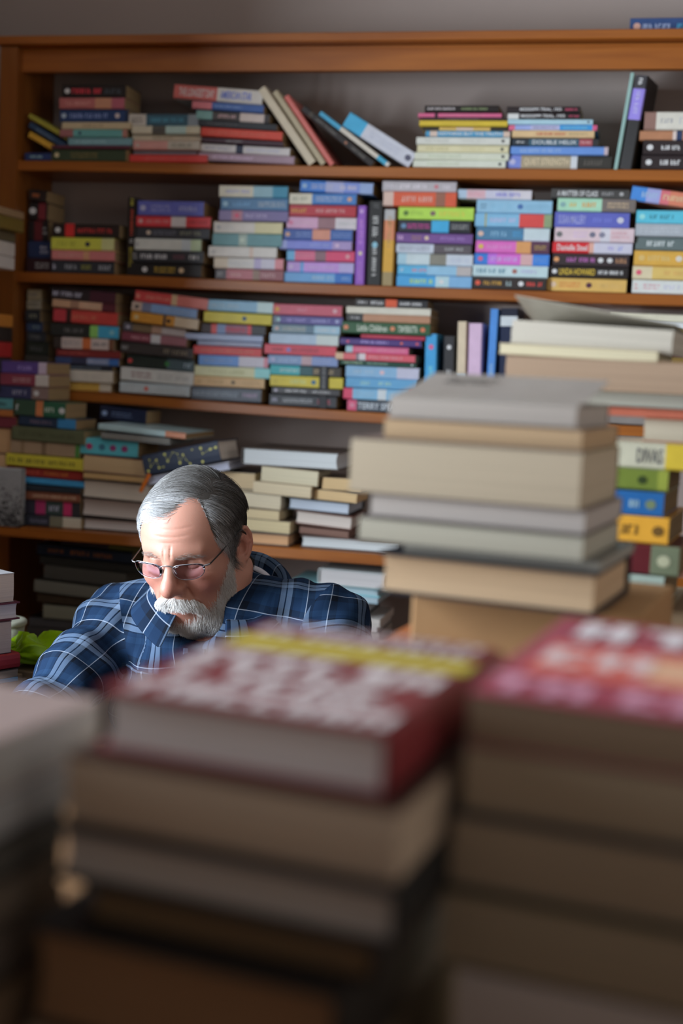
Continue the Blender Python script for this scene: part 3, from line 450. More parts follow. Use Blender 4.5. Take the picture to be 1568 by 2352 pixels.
S|-1226|16|1468|-0.6|-4.0|159|19.9|100|4c4a52:.15,60523e:.46,8a7060:.62,908888|d,99a,.08;b,bbb,.65,.95|brown-grey paperback, fourth down, slumped stack with the red top, third shelf|books piled on the wall shelves|2.13
S|-1203|6|1490|-0.5|-5.0|171|24.7|106|cc8c20:.48,3a3030:.52,a87428:.65,ccb89c|d,e8d8a0,.08;b,a87018,.15,.4;d,2a2020,.56|orange paperback with white end, third down, slumped stack with the red top, third shelf|books piled on the wall shelves|2.12
S|-1203|8|1516|0.7|-5.0|165|22.7|103|968478:.16,5a6078:.3,7090bc|d,333,.08;b,90a8c8,.5,.9|light blue paperback, second down, slumped stack with the red top, third shelf|books piled on the wall shelves|2.12
S|-1196|11|1539|0.0|-5.0|184|26.6|114|9e3030:.5,b89c78:.58,b06058|d,c07060,.04;b,d08a78,.15,.48|red paperback with tan stripe, topmost, slumped stack with the red top, third shelf|books piled on the wall shelves|2.12
S|-1045|12|1311|-0.1|0.0|173|32.2|107|3c424c|b,c8dcf0,.01,.68;b,8a7a90,.74,.96|dark paperback with big pale letters, at the bottom, third-shelf stack under the grey-blue paperback|books piled on the wall shelves|2.03
S|-1040|11|1344|1.1|0.0|174|23.8|108|c4a06e|b,8a7048,.05,.12;b,8a7048,.2,.42;d,554838,.56;b,987e58,.7,.95|tan paperback, ninth down, third-shelf stack under the grey-blue paperback|books piled on the wall shelves|2.03
S|-1040|14|1368|0.5|0.0|186|24.8|115|b8b890:.8,74b4b4|b,989870,.2,.7|cream and aqua paperback, eighth down, third-shelf stack under the grey-blue paperback|books piled on the wall shelves|2.02
S|-1030|12|1393|0.9|0.0|171|25.8|106|4e7cb8:.58,b4b0bc:.94,a86a78|b,8aa8d8,.08,.52|blue and pale grey paperback, seventh down, third-shelf stack under the grey-blue paperback|books piled on the wall shelves|2.02
S|-1044|12|1419|1.1|0.0|168|20.6|104|b8383a|b,d87868,.1,.9|red paperback, sixth down, third-shelf stack under the grey-blue paperback|books piled on the wall shelves|2.03
S|-1035|13|1440|-0.6|0.0|160|12.4|100|707890|b,aab,.3,.9|thin grey paperback, fifth down, third-shelf stack under the grey-blue paperback|books piled on the wall shelves|2.02
S|-1066|11|1453|0.1|0.0|193|15.4|120|b0c0e4||white shiny paperback, fourth down, third-shelf stack under the grey-blue paperback|books piled on the wall shelves|2.04
S|-1027|17|1469|1.1|0.0|157|23.7|100|2c2022:.15,a83c3c:.24,5c6e90:.38,70485a:.72,a8303c:.78,2c2c30|b,c03048,.38,.68|black and red paperback, third down, third-shelf stack under the grey-blue paperback|books piled on the wall shelves|2.01
S|-1022|15|1496|0.8|-1.0|167|25.6|104|d8c826|b,a89818,.05,.15;b,a8a040,.3,.5;d,2a4a6a,.6;b,b8a820,.75,.95|yellow paperback with blue square, second down, third-shelf stack under the grey-blue paperback|books piled on the wall shelves|2.01
S|-1014|13|1523|-0.9|-1.0|163|26.6|101|6088a0:.76,92a8a8|b,a8c4d4,.05,.5|grey-blue paperback, topmost, third-shelf stack under the grey-blue paperback|books piled on the wall shelves|2.01
S|-852|15|1307|0.4|0.0|162|27.7|101|303236|b,889,.03,.15;b,b8bcc0,.2,.65;b,b84858,.72,.92|black paperback with red lettering, at the bottom, stack with the rose top, third shelf|books piled on the wall shelves|1.92
S|-845|8|1335|-0.9|0.0|164|16.7|102|2e2c2e|d,a8a0b0,.06;b,aaa,.2,.52;b,999,.6,.88|thin black paperback, ninth down, stack with the rose top, third shelf|books piled on the wall shelves|1.91
S|-853|17|1352|0.9|0.0|176|26.6|109|dcc836|b,988a28,.05,.1;b,a8b070,.28,.5;d,2a5a78,.6;b,b8a830,.75,.95|yellow paperback with blue square, eighth down, stack with the rose top, third shelf|books piled on the wall shelves|1.92
S|-853|15|1379|1.1|0.0|170|23.6|106|268a90:.42,2c4c50:.6,38342e|b,c8e0dc,.14,.42;b,d0b890,.62,.9|teal paperback with black end, seventh down, stack with the rose top, third shelf|books piled on the wall shelves|1.92
S|-859|14|1403|-0.7|0.0|169|23.6|105|5e7698:.48,90787e:.63,60729a|d,aac,.07;b,90a4c0,.15,.46;b,98a4c8,.66,.9|steel blue paperback, sixth down, stack with the rose top, third shelf|books piled on the wall shelves|1.92
S|-867|7|1427|1.1|0.0|172|23.5|107|c84858|b,5a2a38,.12,.28;d,5868a0,.34;b,5a2a38,.38,.76|coral red paperback with dark lettering, fifth down, stack with the rose top, third shelf|books piled on the wall shelves|1.92
S|-856|9|1451|-0.2|0.0|166|25.4|103|b8d2e8:.68,d4e0dc||very pale blue paperback, fourth down, stack with the rose top, third shelf|books piled on the wall shelves|1.92
S|-850|7|1477|-0.0|0.0|163|20.5|101|5c707a:.5,486070:.62,7a98a8|d,b89890,.07;b,a09888,.16,.5;b,ccd8e0,.66,.95|blue-grey paperback, third down, stack with the rose top, third shelf|books piled on the wall shelves|1.91
S|-850|11|1498|1.2|0.0|167|20.5|104|566070:.1,4c4878|d,8aa,.08;b,8078a8,.2,.5;b,9898c8,.55,.82;d,b0b8e0,.92|purple paperback, second down, stack with the rose top, third shelf|books piled on the wall shelves|1.91
S|-849|7|1519|0.8|0.0|164|25.3|102|a84848:.06,9e4858|d,b88a30,.06;b,c88090,.35,.5;d,d8a8b0,.9|rose red paperback, topmost, stack with the rose top, third shelf|books piled on the wall shelves|1.91
S|-663|13|1304|0.0|0.0|169|26.2|105|ac4060:.13,3c424a|d,d08098,.07;t,c8d0d8,.15,.75,TERRY SPEAR|slate paperback with crimson end, at the bottom, tall third-shelf stack beside standing books|books piled on the wall shelves|1.88
S|-673|10|1331|-1.0|0.0|170|26.2|105|b42c50:.13,7cb8dc:.48,ccd8dc:.6,7cb8dc:.92,c44464|b,b0d8f0,.18,.44;b,b0d8f0,.64,.88|sky blue paperback with crimson end, twelfth down, tall third-shelf stack beside standing books|books piled on the wall shelves|1.88
S|-667|6|1358|1.2|0.0|166|24.1|103|4c84a8|b,78a0a0,.2,.36;b,88a898,.46,.66|medium blue paperback, eleventh down, tall third-shelf stack beside standing books|books piled on the wall shelves|1.88
S|-670|11|1382|0.7|0.0|172|27.1|107|88b8dc:.7,b4b4c8|b,b0d0e8,.1,.42;d,d0b0b8,.5|light blue paperback, tenth down, tall third-shelf stack beside standing books|books piled on the wall shelves|1.88
S|-685|13|1410|1.1|0.0|178|11.0|111|1e4034|b,a8c0a0,.05,.3;b,88a898,.36,.64;d,ccc,.95|thin dark green paperback, ninth down, tall third-shelf stack beside standing books|books piled on the wall shelves|1.88
S|-695|6|1421|-0.9|0.0|188|17.0|117|ccaa88:.1,b44e54:.26,6a6068:.3,b8b0b4:.38,d85464|b,f0a0a8,.42,.85|coral paperback with white panel, eighth down, tall third-shelf stack beside standing books|books piled on the wall shelves|1.88
S|-673|15|1438|-0.6|0.0|148|17.0|100|80a0a8:.11,b44c6c:.35,ac4a70|b,d888a0,.16,.42;b,d888a0,.5,.95|pink paperback with grey end, seventh down, tall third-shelf stack beside standing books|books piled on the wall shelves|1.88
S|-687|10|1456|-1.1|0.0|192|16.0|119|3a2660|d,c04060,.1;b,8a7ab0,.26,.6;d,d05840,.76;d,e05058,.95|purple paperback with orange dots, sixth down, tall third-shelf stack beside standing books|books piled on the wall shelves|1.88
S|-637|8|1472|0.7|0.0|149|10.0|100|8e2238|b,b84858,.1,.7|thin crimson paperback, fifth down, tall third-shelf stack beside standing books|books piled on the wall shelves|1.87
S|-684|10|1483|-0.6|0.0|207|26.9|128|26482e|d,c87850,.05;t,d0d8c8,.18,.52,Little Children;d,c87850,.58;t,c0c8b8,.64,.86,TOM PERROTTA;d,c86840,.92|dark green paperback with orange emblem, fourth down, tall third-shelf stack beside standing books|books piled on the wall shelves|1.88
S|-674|12|1510|-0.9|0.0|196|17.9|122|2c2c2c:.2,90684e|b,888,.05,.17|brown paperback with black end, third down, tall third-shelf stack beside standing books|books piled on the wall shelves|1.88
S|-675|11|1528|-0.2|0.0|197|16.9|122|ccc8b8|b,a8a498,.2,.6|cream paperback, second down, tall third-shelf stack beside standing books|books piled on the wall shelves|1.88
S|-654|8|1545|1.0|0.0|168|18.8|104|2c2a2a:.42,b84824:.58,28282a|b,ccc,.03,.17;b,ccc,.22,.4;b,ddd,.62,.92|black paperback with orange panel, topmost, tall third-shelf stack beside standing books|books piled on the wall shelves|1.87
S|-63|14|1306|-0.2|0.0|169|37.0|105|6a6460||taupe book, at the bottom, stack behind the loose pile, third shelf|books piled on the wall shelves|1.85
S|-65|7|1344|-1.0|0.0|168|27.9|104|888480||pale grey book, eighth down, stack behind the loose pile, third shelf|books piled on the wall shelves|1.85
S|-67|7|1372|1.1|0.0|168|33.8|104|504a44||brown book, seventh down, stack behind the loose pile, third shelf|books piled on the wall shelves|1.85
S|-69|14|1406|0.3|0.0|168|30.8|104|787470||grey book, sixth down, stack behind the loose pile, third shelf|books piled on the wall shelves|1.85
S|-71|13|1437|0.7|0.0|168|24.8|104|6a5420||mustard book, fifth down, stack behind the loose pile, third shelf|books piled on the wall shelves|1.85
S|-73|17|1462|-1.0|0.0|168|22.8|104|2a1c1a:.8,783028|b,a04030,.5,.9|dark red-brown book, fourth down, stack behind the loose pile, third shelf|books piled on the wall shelves|1.85
S|-75|8|1486|0.9|0.0|168|33.5|104|2a2624:.8,6a5a2a|b,c8a040,.6,.95|black book with gold lettering, third down, stack behind the loose pile, third shelf|books piled on the wall shelves|1.85
S|-71|9|1520|-1.0|0.0|163|14.8|101|c4c8c8||white paperback, second down, stack behind the loose pile, third shelf|books piled on the wall shelves|1.85
S|-77|16|1535|0.9|0.0|168|16.8|104|c8c4ae|b,a8a490,.2,.7|cream paperback, topmost, stack behind the loose pile, third shelf|books piled on the wall shelves|1.85
S|-1484|14|1967|0.0|-27.1|113|11.6|100|7a7420||yellow-green paperback slanting in the corner by the post, upper shelf|books standing on the wall shelves|2.27
S|-1484|14|1945|0.0|-28.7|108|14.7|100|22344a|b,567,.2,.7|navy paperback slanting in the corner by the post, upper shelf|books standing on the wall shelves|2.27
S|-1484|14|1922|0.0|-26.8|70|14.7|100|c8961c||golden yellow paperback slanting in the corner by the post, upper shelf|books standing on the wall shelves|2.27
S|-909|14|2029|0.0|-52.5|212|20.1|150|b8ac94||thick cream book leaning first in the slanting row, upper shelf|books standing on the wall shelves|1.93
S|-874|14|2024|0.0|-52.9|204|14.1|140|94896f||olive-cream book leaning second in the slanting row, upper shelf|books standing on the wall shelves|1.91
S|-846|14|2014|0.0|-52.9|193|13.0|140|d46a60|b,e89088,.1,.9|salmon red book leaning in the slanting row, upper shelf|books standing on the wall shelves|1.90
S|-805|14|1985|0.0|-36.3|211|16.0|130|252120:.1,3a342c:.14,252120|b,5a5650,.2,.5;d,8a5a40,.62;b,5a5650,.7,.9|black book leaning in the middle of the slanting row, upper shelf|books standing on the wall shelves|1.90
S|-762|14|1976|0.0|-34.9|203|11.0|130|3084a4:.3,bcb4a6:.84,2e88a4:.96,c8c4bc||cream book with teal ends in the slanting row, upper shelf|books standing on the wall shelves|1.89
S|-705|14|1952|0.0|-30.3|183|35.8|120|3092b8:.27,b8bac4|b,989aa8,.36,.8;d,445,.93|white book with blue end, last of the slanting row, upper shelf|books standing on the wall shelves|1.88
S|-68|14|2067|0.0|-96.2|208|8.5|150|74928c||thin grey-green board book leaning upright, upper shelf|books standing on the wall shelves|1.85
S|-58|14|2062|-13.0|-96.5|200|28.3|100|2a282c:.14,6e60aa:.47,1c1a1a|b,ccc,.03,.11;b,a8a0d0,.17,.42|tall black book with purple panel leaning upright, upper shelf|books standing on the wall shelves|1.85
S|-1222|14|1783|0.0|-89.7|183|22.8|130|1e1a18|b,a09828,.02,.12;b,b83c20,.16,.5;b,999,.54,.6;b,b0a020,.64,.9|black upright book with red and yellow lettering, second shelf|books standing on the wall shelves|2.13
S|-662|14|1773|0.0|-89.2|179|23.0|130|74429a|d,c8a0d8,.07;b,9a68a8,.18,.5;d,c8b8a0,.6;b,9a68a8,.7,.95|purple upright paperback, second shelf|books standing on the wall shelves|1.87
S|-634|14|1784|0.0|-89.1|190|32.9|140|242424|b,444,.03,.12;b,9a9a98,.18,.45;d,6a98a8,.52;b,9a9a98,.56,.92|thick black upright book with white lettering, second shelf|books standing on the wall shelves|1.87
S|-597|14|1766|0.0|-89.5|172|25.8|130|8e8e8e:.14,b4704c:.4,d4a02c:.82,80704c|b,907040,.1,.5|upright paperback with orange sunset spine, second shelf|books standing on the wall shelves|1.86
S|-488|14|1488|0.0|-88.2|185|27.9|130|309cd6|d,c05080,.16;b,68b8c0,.4,.9|bright blue upright paperback, third shelf|books standing on the wall shelves|1.85
S|-445|14|1485|0.0|-88.1|182|24.8|130|2c2c2e:.62,b82c2c:.9,2c2c2e|d,ccc,.14;b,aaa,.42,.6|black upright paperback with red panel, third shelf|books standing on the wall shelves|1.85
S|-415|14|1519|0.0|-88.1|216|20.8|140|b8a88e:.55,c4d0d4||cream upright book with pale blue foot, third shelf|books standing on the wall shelves|1.85
S|-389|14|1516|0.0|-88.4|213|30.6|140|ccacc8||pale pink upright book, third shelf|books standing on the wall shelves|1.85
S|-342|14|1550|0.0|-90.1|248|18.7|150|3c7cc2|b,a8d0f0,.5,.62|blue glossy upright book, third shelf|books standing on the wall shelves|1.85
S|-319|14|1552|0.0|-88.5|249|39.3|150|1a1e2c:.07,d0d8dc:.16,1a2238||dark upright book with white label band, third shelf|books standing on the wall shelves|1.85
S|-735|14|1474|0.0|-89.2|168|22.3|120|1e1e22|b,666,.1,.8|thin black upright book beside the coral paperback, third shelf|books standing on the wall shelves|1.89
S|-77|30|2150|0.0|0.0|190|36.0|120|223a64|d,d0a090,.08;b,8a98b8,.14,.48;b,3a9ac0,.52,.9|navy blue paperback alone on top of the bookcase|books standing on the wall shelves|1.85
S|-1504|-138|999|-0.4|0.0|65|62.7|110|3a3430||dark brown book, at the bottom, half-hidden corner stack, wide shelf|books on the wide lower shelves|2.31
S|-1502|-144|1062|-0.6|0.0|65|46.2|110|4a4038||brown book, sixth down, half-hidden corner stack, wide shelf|books on the wide lower shelves|2.31
P|-1506|-142|1109|-0.5|2.0|61|53.6|110|b49068/3a2a28||thick book with tan pages, fifth down, half-hidden corner stack, wide shelf|books on the wide lower shelves|2.31
P|-1513|-131|1163|-0.7|2.0|75|59.0|110|b08a60/402a22||thick book with tan curling pages, fourth down, half-hidden corner stack, wide shelf|books on the wide lower shelves|2.31
S|-1508|-137|1225|-0.5|0.0|85|26.6|110|5a222c||maroon paperback, third down, half-hidden corner stack, wide shelf|books on the wide lower shelves|2.31
S|-1507|-141|1252|-0.3|0.0|76|16.0|110|8a5020||orange-brown paperback, second down, half-hidden corner stack, wide shelf|books on the wide lower shelves|2.31
S|-1508|-139|1269|-0.3|0.0|76|25.5|110|3f7478|b,222,.3,.8|teal paperback, topmost, half-hidden corner stack, wide shelf|books on the wide lower shelves|2.31
S|-1395|-144|999|0.5|0.0|143|25.7|120|24262e:.45,5e5c4c:.68,b8b09c|b,556,.1,.4|dark paperback with cream end, at the bottom, tall mixed stack near the post, wide shelf|books on the wide lower shelves|2.27
S|-1402|-131|1025|-0.1|0.0|142|34.7|120|2c2a34:.2,8a2050:.38,2e3a38:.7,a01c50:.85,2c2a2e|b,889,.45,.7|black paperback with pink flowers, thirteenth down, tall mixed stack near the post, wide shelf|books on the wide lower shelves|2.27
S|-1398|-138|1060|-0.0|0.0|140|21.2|120|6a3e2c|b,c8a888,.15,.95|brown paperback with tan lettering, twelfth down, tall mixed stack near the post, wide shelf|books on the wide lower shelves|2.27
S|-1396|-143|1081|0.5|0.0|142|13.4|110|20262c||thin black paperback, eleventh down, tall mixed stack near the post, wide shelf|books on the wide lower shelves|2.27
S|-1399|-137|1098|-0.2|-1.0|154|14.5|120|2c8cc0||bright blue paperback, tenth down, tall mixed stack near the post, wide shelf|books on the wide lower shelves|2.27
S|-1449|-134|1115|0.0|-1.0|195|23.4|120|78201a|b,c0503a,.25,.45;b,d07828,.5,.85|dark red paperback with orange lettering, ninth down, tall mixed stack near the post, wide shelf|books on the wide lower shelves|2.29
S|-1444|-146|1139|0.3|-1.0|194|27.7|120|b4a820|b,5a5418,.03,.5;b,5a5418,.56,.9|yellow paperback with dark lettering, eighth down, tall mixed stack near the post, wide shelf|books on the wide lower shelves|2.29
S|-1435|-142|1168|0.8|-1.0|173|31.0|120|7a6650:.15,6a563e:.2,7a6650:.45,5e4c38:.52,7a6650:.94,3a6a30||kraft brown paperback, seventh down, tall mixed stack near the post, wide shelf|books on the wide lower shelves|2.29
S|-1430|-146|1200|-0.3|-1.0|182|32.0|130|464a34|b,3a3e2a,.1,.9|olive cloth book, sixth down, tall mixed stack near the post, wide shelf|books on the wide lower shelves|2.29
S|-1416|-140|1234|0.5|-1.5|143|23.2|120|1e2a3c:.68,226490|b,5a4a58,.2,.6|navy paperback with blue end, fifth down, tall mixed stack near the post, wide shelf|books on the wide lower shelves|2.28
S|-1426|-143|1258|0.3|-1.5|128|36.4|120|2a3e30:.42,aa6438:.56,224a36|b,ccc,.03,.1;b,b0c0b0,.6,.85;d,ddd,.93|dark green paperback with orange figure, fourth down, tall mixed stack near the post, wide shelf|books on the wide lower shelves|2.28
S|-1494|-138|1295|0.2|0.0|150|31.0|120|2a2c48:.72,665450|b,778,.4,.65;d,aaa,.8|dark navy paperback, third down, tall mixed stack near the post, wide shelf|books on the wide lower shelves|2.31
S|-1493|-141|1326|-0.2|0.0|151|27.6|120|682a38:.78,9a948e|b,a88,.4,.7|maroon paperback with white end, second down, tall mixed stack near the post, wide shelf|books on the wide lower shelves|2.31
S|-1497|-134|1354|-0.2|0.0|146|28.7|130|443268:.86,b0a0b4|b,8a78b8,.5,.8|purple paperback with pale end, topmost, tall mixed stack near the post, wide shelf|books on the wide lower shelves|2.31
P|-1253|-132|999|0.3|0.0|169|27.9|140|a8a09c/2a2422||hardback with grey page edges, at the bottom, page-edged stack behind the man's fringe|books on the wide lower shelves|2.19
P|-1257|-133|1031|-0.3|-1.0|172|43.4|140|b4a8a0/2a2422||hardback with pinkish page edges, eighth down, page-edged stack behind the man's fringe|books on the wide lower shelves|2.19
P|-1252|-145|1076|-0.4|-1.5|170|43.1|140|bcb0a0/332c28||hardback with grey-cream page edges, seventh down, page-edged stack behind the man's fringe|books on the wide lower shelves|2.19
P|-1250|-143|1120|-0.3|-1.0|158|14.4|110|a88858/4a3a28||thin paperback with brown page edges, sixth down, page-edged stack behind the man's fringe|books on the wide lower shelves|2.19
P|-1251|-142|1137|-0.1|-1.5|158|37.5|110|d8b888/6a3030||thick paperback with golden page edges, fifth down, page-edged stack behind the man's fringe|books on the wide lower shelves|2.19
S|-1263|-134|1176|-0.5|-1.0|144|37.6|130|3c929e|d,8a2050,.16;d,2a5a70,.38;d,702858,.57;d,702858,.77|teal book with plum ornaments, fourth down, page-edged stack behind the man's fringe|books on the wide lower shelves|2.19
P|-1208|-145|1215|-0.1|-2.0|170|15.3|160|6a6a66/2a3038||thin dark-covered book, third down, page-edged stack behind the man's fringe|books on the wide lower shelves|2.16
S|-1215|-144|1235|-0.4|-3.0|214|14.2|200|9cb8bc:.77,b87048||big thin pale-covered book, second down, page-edged stack behind the man's fringe|books on the wide lower shelves|2.17
S|-1265|-20|1253|0.7|-3.0|118|31.9|100|141c32|d,8098c0,.1;b,506080,.25,.7|navy paperback with pale blue dot, topmost, page-edged stack behind the man's fringe|books on the wide lower shelves|2.16
P|-994|-131|999|-0.3|0.0|156|32.2|140|b0a084/3a322c||paperback with dull page edges, at the bottom, page-edged stack behind the man's crown|books on the wide lower shelves|2.04
P|-991|-142|1031|-0.2|0.0|156|43.0|140|b0a084/3a322c||paperback with dull page edges, third down, page-edged stack behind the man's crown|books on the wide lower shelves|2.04
P|-995|-137|1075|-0.8|0.0|156|43.0|140|b8a888/3a322c||paperback with dull page edges, second down, page-edged stack behind the man's crown|books on the wide lower shelves|2.04
P|-925|-130|1118|-0.2|0.0|88|37.8|140|d0b890/2a2422||thick paperback with tan page edges, topmost, page-edged stack behind the man's crown|books on the wide lower shelves|1.99
P|-863|-165|999|-0.2|0.0|121|27.2|130|d4a476/3a302c||hardback with peach page edges, at the bottom, loose stack by the man's ear|books on the wide lower shelves|1.96
P|-870|-162|1029|-0.7|-1.0|128|28.1|120|d4c296/4a3e34||paperback with yellow-cream page edges, sixth down, loose stack by the man's ear|books on the wide lower shelves|1.96
P|-862|-166|1058|-0.8|-1.0|95|21.3|120|d0bc92/8a7a60||short paperback with yellowish page edges, fifth down, loose stack by the man's ear|books on the wide lower shelves|1.96
P|-859|-158|1082|-0.3|-2.0|92|32.9|120|bcb096/5a4a3a||short paperback with buff page edges, fourth down, loose stack by the man's ear|books on the wide lower shelves|1.96
P|-832|-163|1115|-0.4|-2.0|135|26.9|120|c8b898/7a6a50||paperback with buff page edges, third down, loose stack by the man's ear|books on the wide lower shelves|1.94
P|-816|-158|1142|0.1|-2.0|132|33.6|120|ccc2a4/8a7a60||paperback with cream page edges, second down, loose stack by the man's ear|books on the wide lower shelves|1.93
TL|-861|-158|1176|0.0|0.0|223|39.2|190|f4fafc/3c342e||big hardback with bright white page edges, topmost, loose stack by the man's ear|books on the wide lower shelves|1.95
P|-719|-151|999|0.8|0.0|228|26.9|160|dfe6e8/4a3a34||long hardback with white page edges, at the bottom, loose stack behind the big pile|books on the wide lower shelves|1.90
P|-724|-150|1030|-0.6|-2.0|114|15.4|150|6a5046/4a3028||brown-covered book, fifth down, loose stack behind the big pile|books on the wide lower shelves|1.90
P|-738|-142|1050|0.4|-3.0|132|30.9|150|d4c8be/5a3a30||hardback with pinkish cream page edges, fourth down, loose stack behind the big pile|books on the wide lower shelves|1.90
P|-754|-145|1082|0.2|-2.0|142|26.9|160|d8e4f4/22262a||hardback with blue-white page edges, third down, loose stack behind the big pile|books on the wide lower shelves|1.90
P|-695|-145|1108|-0.7|-2.0|99|23.0|120|d4b482/6a5a44||paperback with tan page edges, second down, loose stack behind the big pile|books on the wide lower shelves|1.89
P|-678|-144|1131|0.5|0.0|90|27.7|120|b89c70/5a4a38||paperback with brownish page edges, topmost, loose stack behind the big pile|books on the wide lower shelves|1.89
P|-1390|-133|731|0.5|0.0|200|26.3|200|504c4a/1e1e20||dark book with dull page edges, at the bottom, dim low-shelf pile behind his shoulder|books on the wide lower shelves|0.75
P|-1385|-133|757|0.1|0.0|178|21.9|200|5c5a5c/1e1e20||dark book with grey page edges, eighth down, dim low-shelf pile behind his shoulder|books on the wide lower shelves|0.75
P|-1346|-138|780|0.6|0.0|148|33.7|200|9c9a84/2a2a22||thick book with rounded cream page edges, seventh down, dim low-shelf pile behind his shoulder|books on the wide lower shelves|0.75
S|-1362|-138|817|0.3|-1.0|166|21.7|200|4a3c2c||dark brown book, sixth down, dim low-shelf pile behind his shoulder|books on the wide lower shelves|0.75
P|-1368|-144|843|0.3|-2.0|221|30.3|200|8a887a/302c26||large book with pale grey-green page edges, fifth down, dim low-shelf pile behind his shoulder|books on the wide lower shelves|0.75
P|-1349|-133|874|-0.4|-1.5|209|34.6|200|605c54/2a2826||large book with grey page edges, fourth down, dim low-shelf pile behind his shoulder|books on the wide lower shelves|0.75
P|-1360|-134|909|-0.8|-1.0|252|19.4|200|3a3834/202020||large book with dark page edges, third down, dim low-shelf pile behind his shoulder|books on the wide lower shelves|0.75
S|-1366|-136|930|-0.6|-1.0|242|26.9|200|1c2a3c|b,a05a20,.12,.3;b,a05a20,.36,.55;b,a05a20,.6,.8|navy large book with orange marks, second down, dim low-shelf pile behind his shoulder|books on the wide lower shelves|0.75
S|-1306|-132|957|-0.2|-1.0|201|15.0|200|3a3038:.6,6a6a20||thin dark large book, topmost, dim low-shelf pile behind his shoulder|books on the wide lower shelves|0.75
P|-668|-146|731|0.5|0.0|140|41.6|170|8a8680/504c48||plain grey-brown book, at the bottom, pale low-shelf pile behind his back|books on the wide lower shelves|1.89
P|-672|-138|773|0.4|0.0|140|42.5|170|8a8680/504c48||plain grey book, seventh down, pale low-shelf pile behind his back|books on the wide lower shelves|1.89
P|-669|-135|815|0.0|0.0|131|13.2|170|ccc4c0/a8a4a0||thin grey-white booklet, sixth down, pale low-shelf pile behind his back|books on the wide lower shelves|1.89
P|-665|-136|829|0.1|0.0|133|17.9|170|e0d8d0/c8c4c0||white booklet, fifth down, pale low-shelf pile behind his back|books on the wide lower shelves|1.89
P|-706|-136|850|0.3|-1.0|139|33.0|170|dce4ec/26282c||black-covered hardback with blue-white page edges, fourth down, pale low-shelf pile behind his back|books on the wide lower shelves|1.90
P|-667|-137|884|-0.7|-1.0|128|13.1|170|c4dce8/a0c8d8||thin pale blue booklet, third down, pale low-shelf pile behind his back|books on the wide lower shelves|1.89
TL|-749|-133|899|0.4|-1.0|212|18.8|170|c0d8e0/7ab0b8||teal-edged hardback, second down, pale low-shelf pile behind his back|books on the wide lower shelves|1.90
TL|-676|-144|918|-0.4|-0.5|158|35.5|170|dcd8d8/9aa0a0||white-covered hardback with rounded spine, topmost, pale low-shelf pile behind his back|books on the wide lower shelves|1.89
P|-214|-1849|1206|-10.0|0.0|193|36.2|150|d6b48c/22242e||dark hardback with tan page edges, at the bottom, big pile on the wooden crate|books stacked on the counter|0.88
P|-194|-1842|1242|-10.0|0.0|175|8.9|155|b4b0a4/6a6a64||thin book with grey page edges, sixth down, big pile on the wooden crate|books stacked on the counter|0.88
P|-234|-1849|1251|-10.0|0.0|200|20.9|150|c0bba8/6a6660||paperback with grey-green page edges, fifth down, big pile on the wooden crate|books stacked on the counter|0.88
P|-225|-1845|1273|-10.0|0.0|191|19.8|160|c6bcb4/7a6a68||paperback with grey-pink page edges, fourth down, big pile on the wooden crate|books stacked on the counter|0.88
P|-245|-1846|1293|-10.0|0.0|206|48.1|155|cdbca0/6a5a52||very thick block-like book, third down, big pile on the wooden crate|books stacked on the counter|0.88
P|-218|-1836|1341|-10.0|0.0|177|18.2|150|d0ae84/8a7468||paperback with tan page edges, second down, big pile on the wooden crate|books stacked on the counter|0.88
PF|-215|-1833|1360|-10.0|0.0|168|18.5|130|c2b8ae/b0a8a0||paperback with its cover curling up, topmost, big pile on the wooden crate|books stacked on the counter|0.88
P|-282|-2385|1000|-8.7|0.0|168|63.8|220|8a7a62/4a3a2c||plain brown book, at the bottom, blurred pile under the red lettered cover|books stacked on the counter|1.00
TR|-282|-2385|1064|-8.7|0.0|168|51.6|220|7a5a3c/1a1410||thick dark hardback with brown page edges, fifth down, blurred pile under the red lettered cover|books stacked on the counter|1.00
TR|-257|-2375|1116|-8.7|0.0|157|21.0|220|6a5438/1a1210||dark hardback with brownish page edges, fourth down, blurred pile under the red lettered cover|books stacked on the counter|1.00
TR|-273|-2376|1138|-8.7|0.0|183|27.8|240|a09890/141414||black hardback with grey-white page edges, third down, blurred pile under the red lettered cover|books stacked on the counter|1.00
P|-269|-2371|1166|-8.7|0.0|178|35.4|235|a8937c/38241e||thick book with beige page edges, second down, blurred pile under the red lettered cover|books stacked on the counter|1.00
TR|-256|-2364|1202|-8.7|0.0|155|32.5|207|d0c6c2/7a1c22||red hardback with white lettering on its cover, topmost, blurred pile under the red lettered cover|books stacked on the counter|1.00
P|-71|-2338|1000|-8.7|0.0|159|64.2|240|8a7a62/4a3a2c||plain brown book, at the bottom, blurred pile under the magenta cover|books stacked on the counter|1.00
P|-71|-2338|1065|-8.7|0.0|159|39.3|240|a89c94/2a2a28||pale book at the bottom edge, fifth down, blurred pile under the magenta cover|books stacked on the counter|1.00
P|-80|-2336|1104|-8.7|0.0|165|38.5|230|8c7c64/2e3018||thick book over the olive cover line, fourth down, blurred pile under the magenta cover|books stacked on the counter|1.00
P|-78|-2331|1143|-8.7|0.0|160|37.0|230|94826a/1a2a34||thick book over the dark teal cover line, third down, blurred pile under the magenta cover|books stacked on the counter|1.00
P|-74|-2326|1181|-8.7|0.0|154|34.0|230|9c8a70/5a4a3c||thick book with beige page edges, second down, blurred pile under the magenta cover|books stacked on the counter|1.00
P|-74|-2323|1215|-8.7|0.0|152|27.0|235|8e7860/a02048||magenta-covered book with brown page edges, topmost, blurred pile under the magenta cover|books stacked on the counter|1.00
S|-50|-1540|1160|-8.0|0.0|89|35.2|140|98a89c|d,3a4a48,.8|pale grey-green book with dark emblem, pile on the cardboard box behind the big pile|books stacked on the counter|1.00
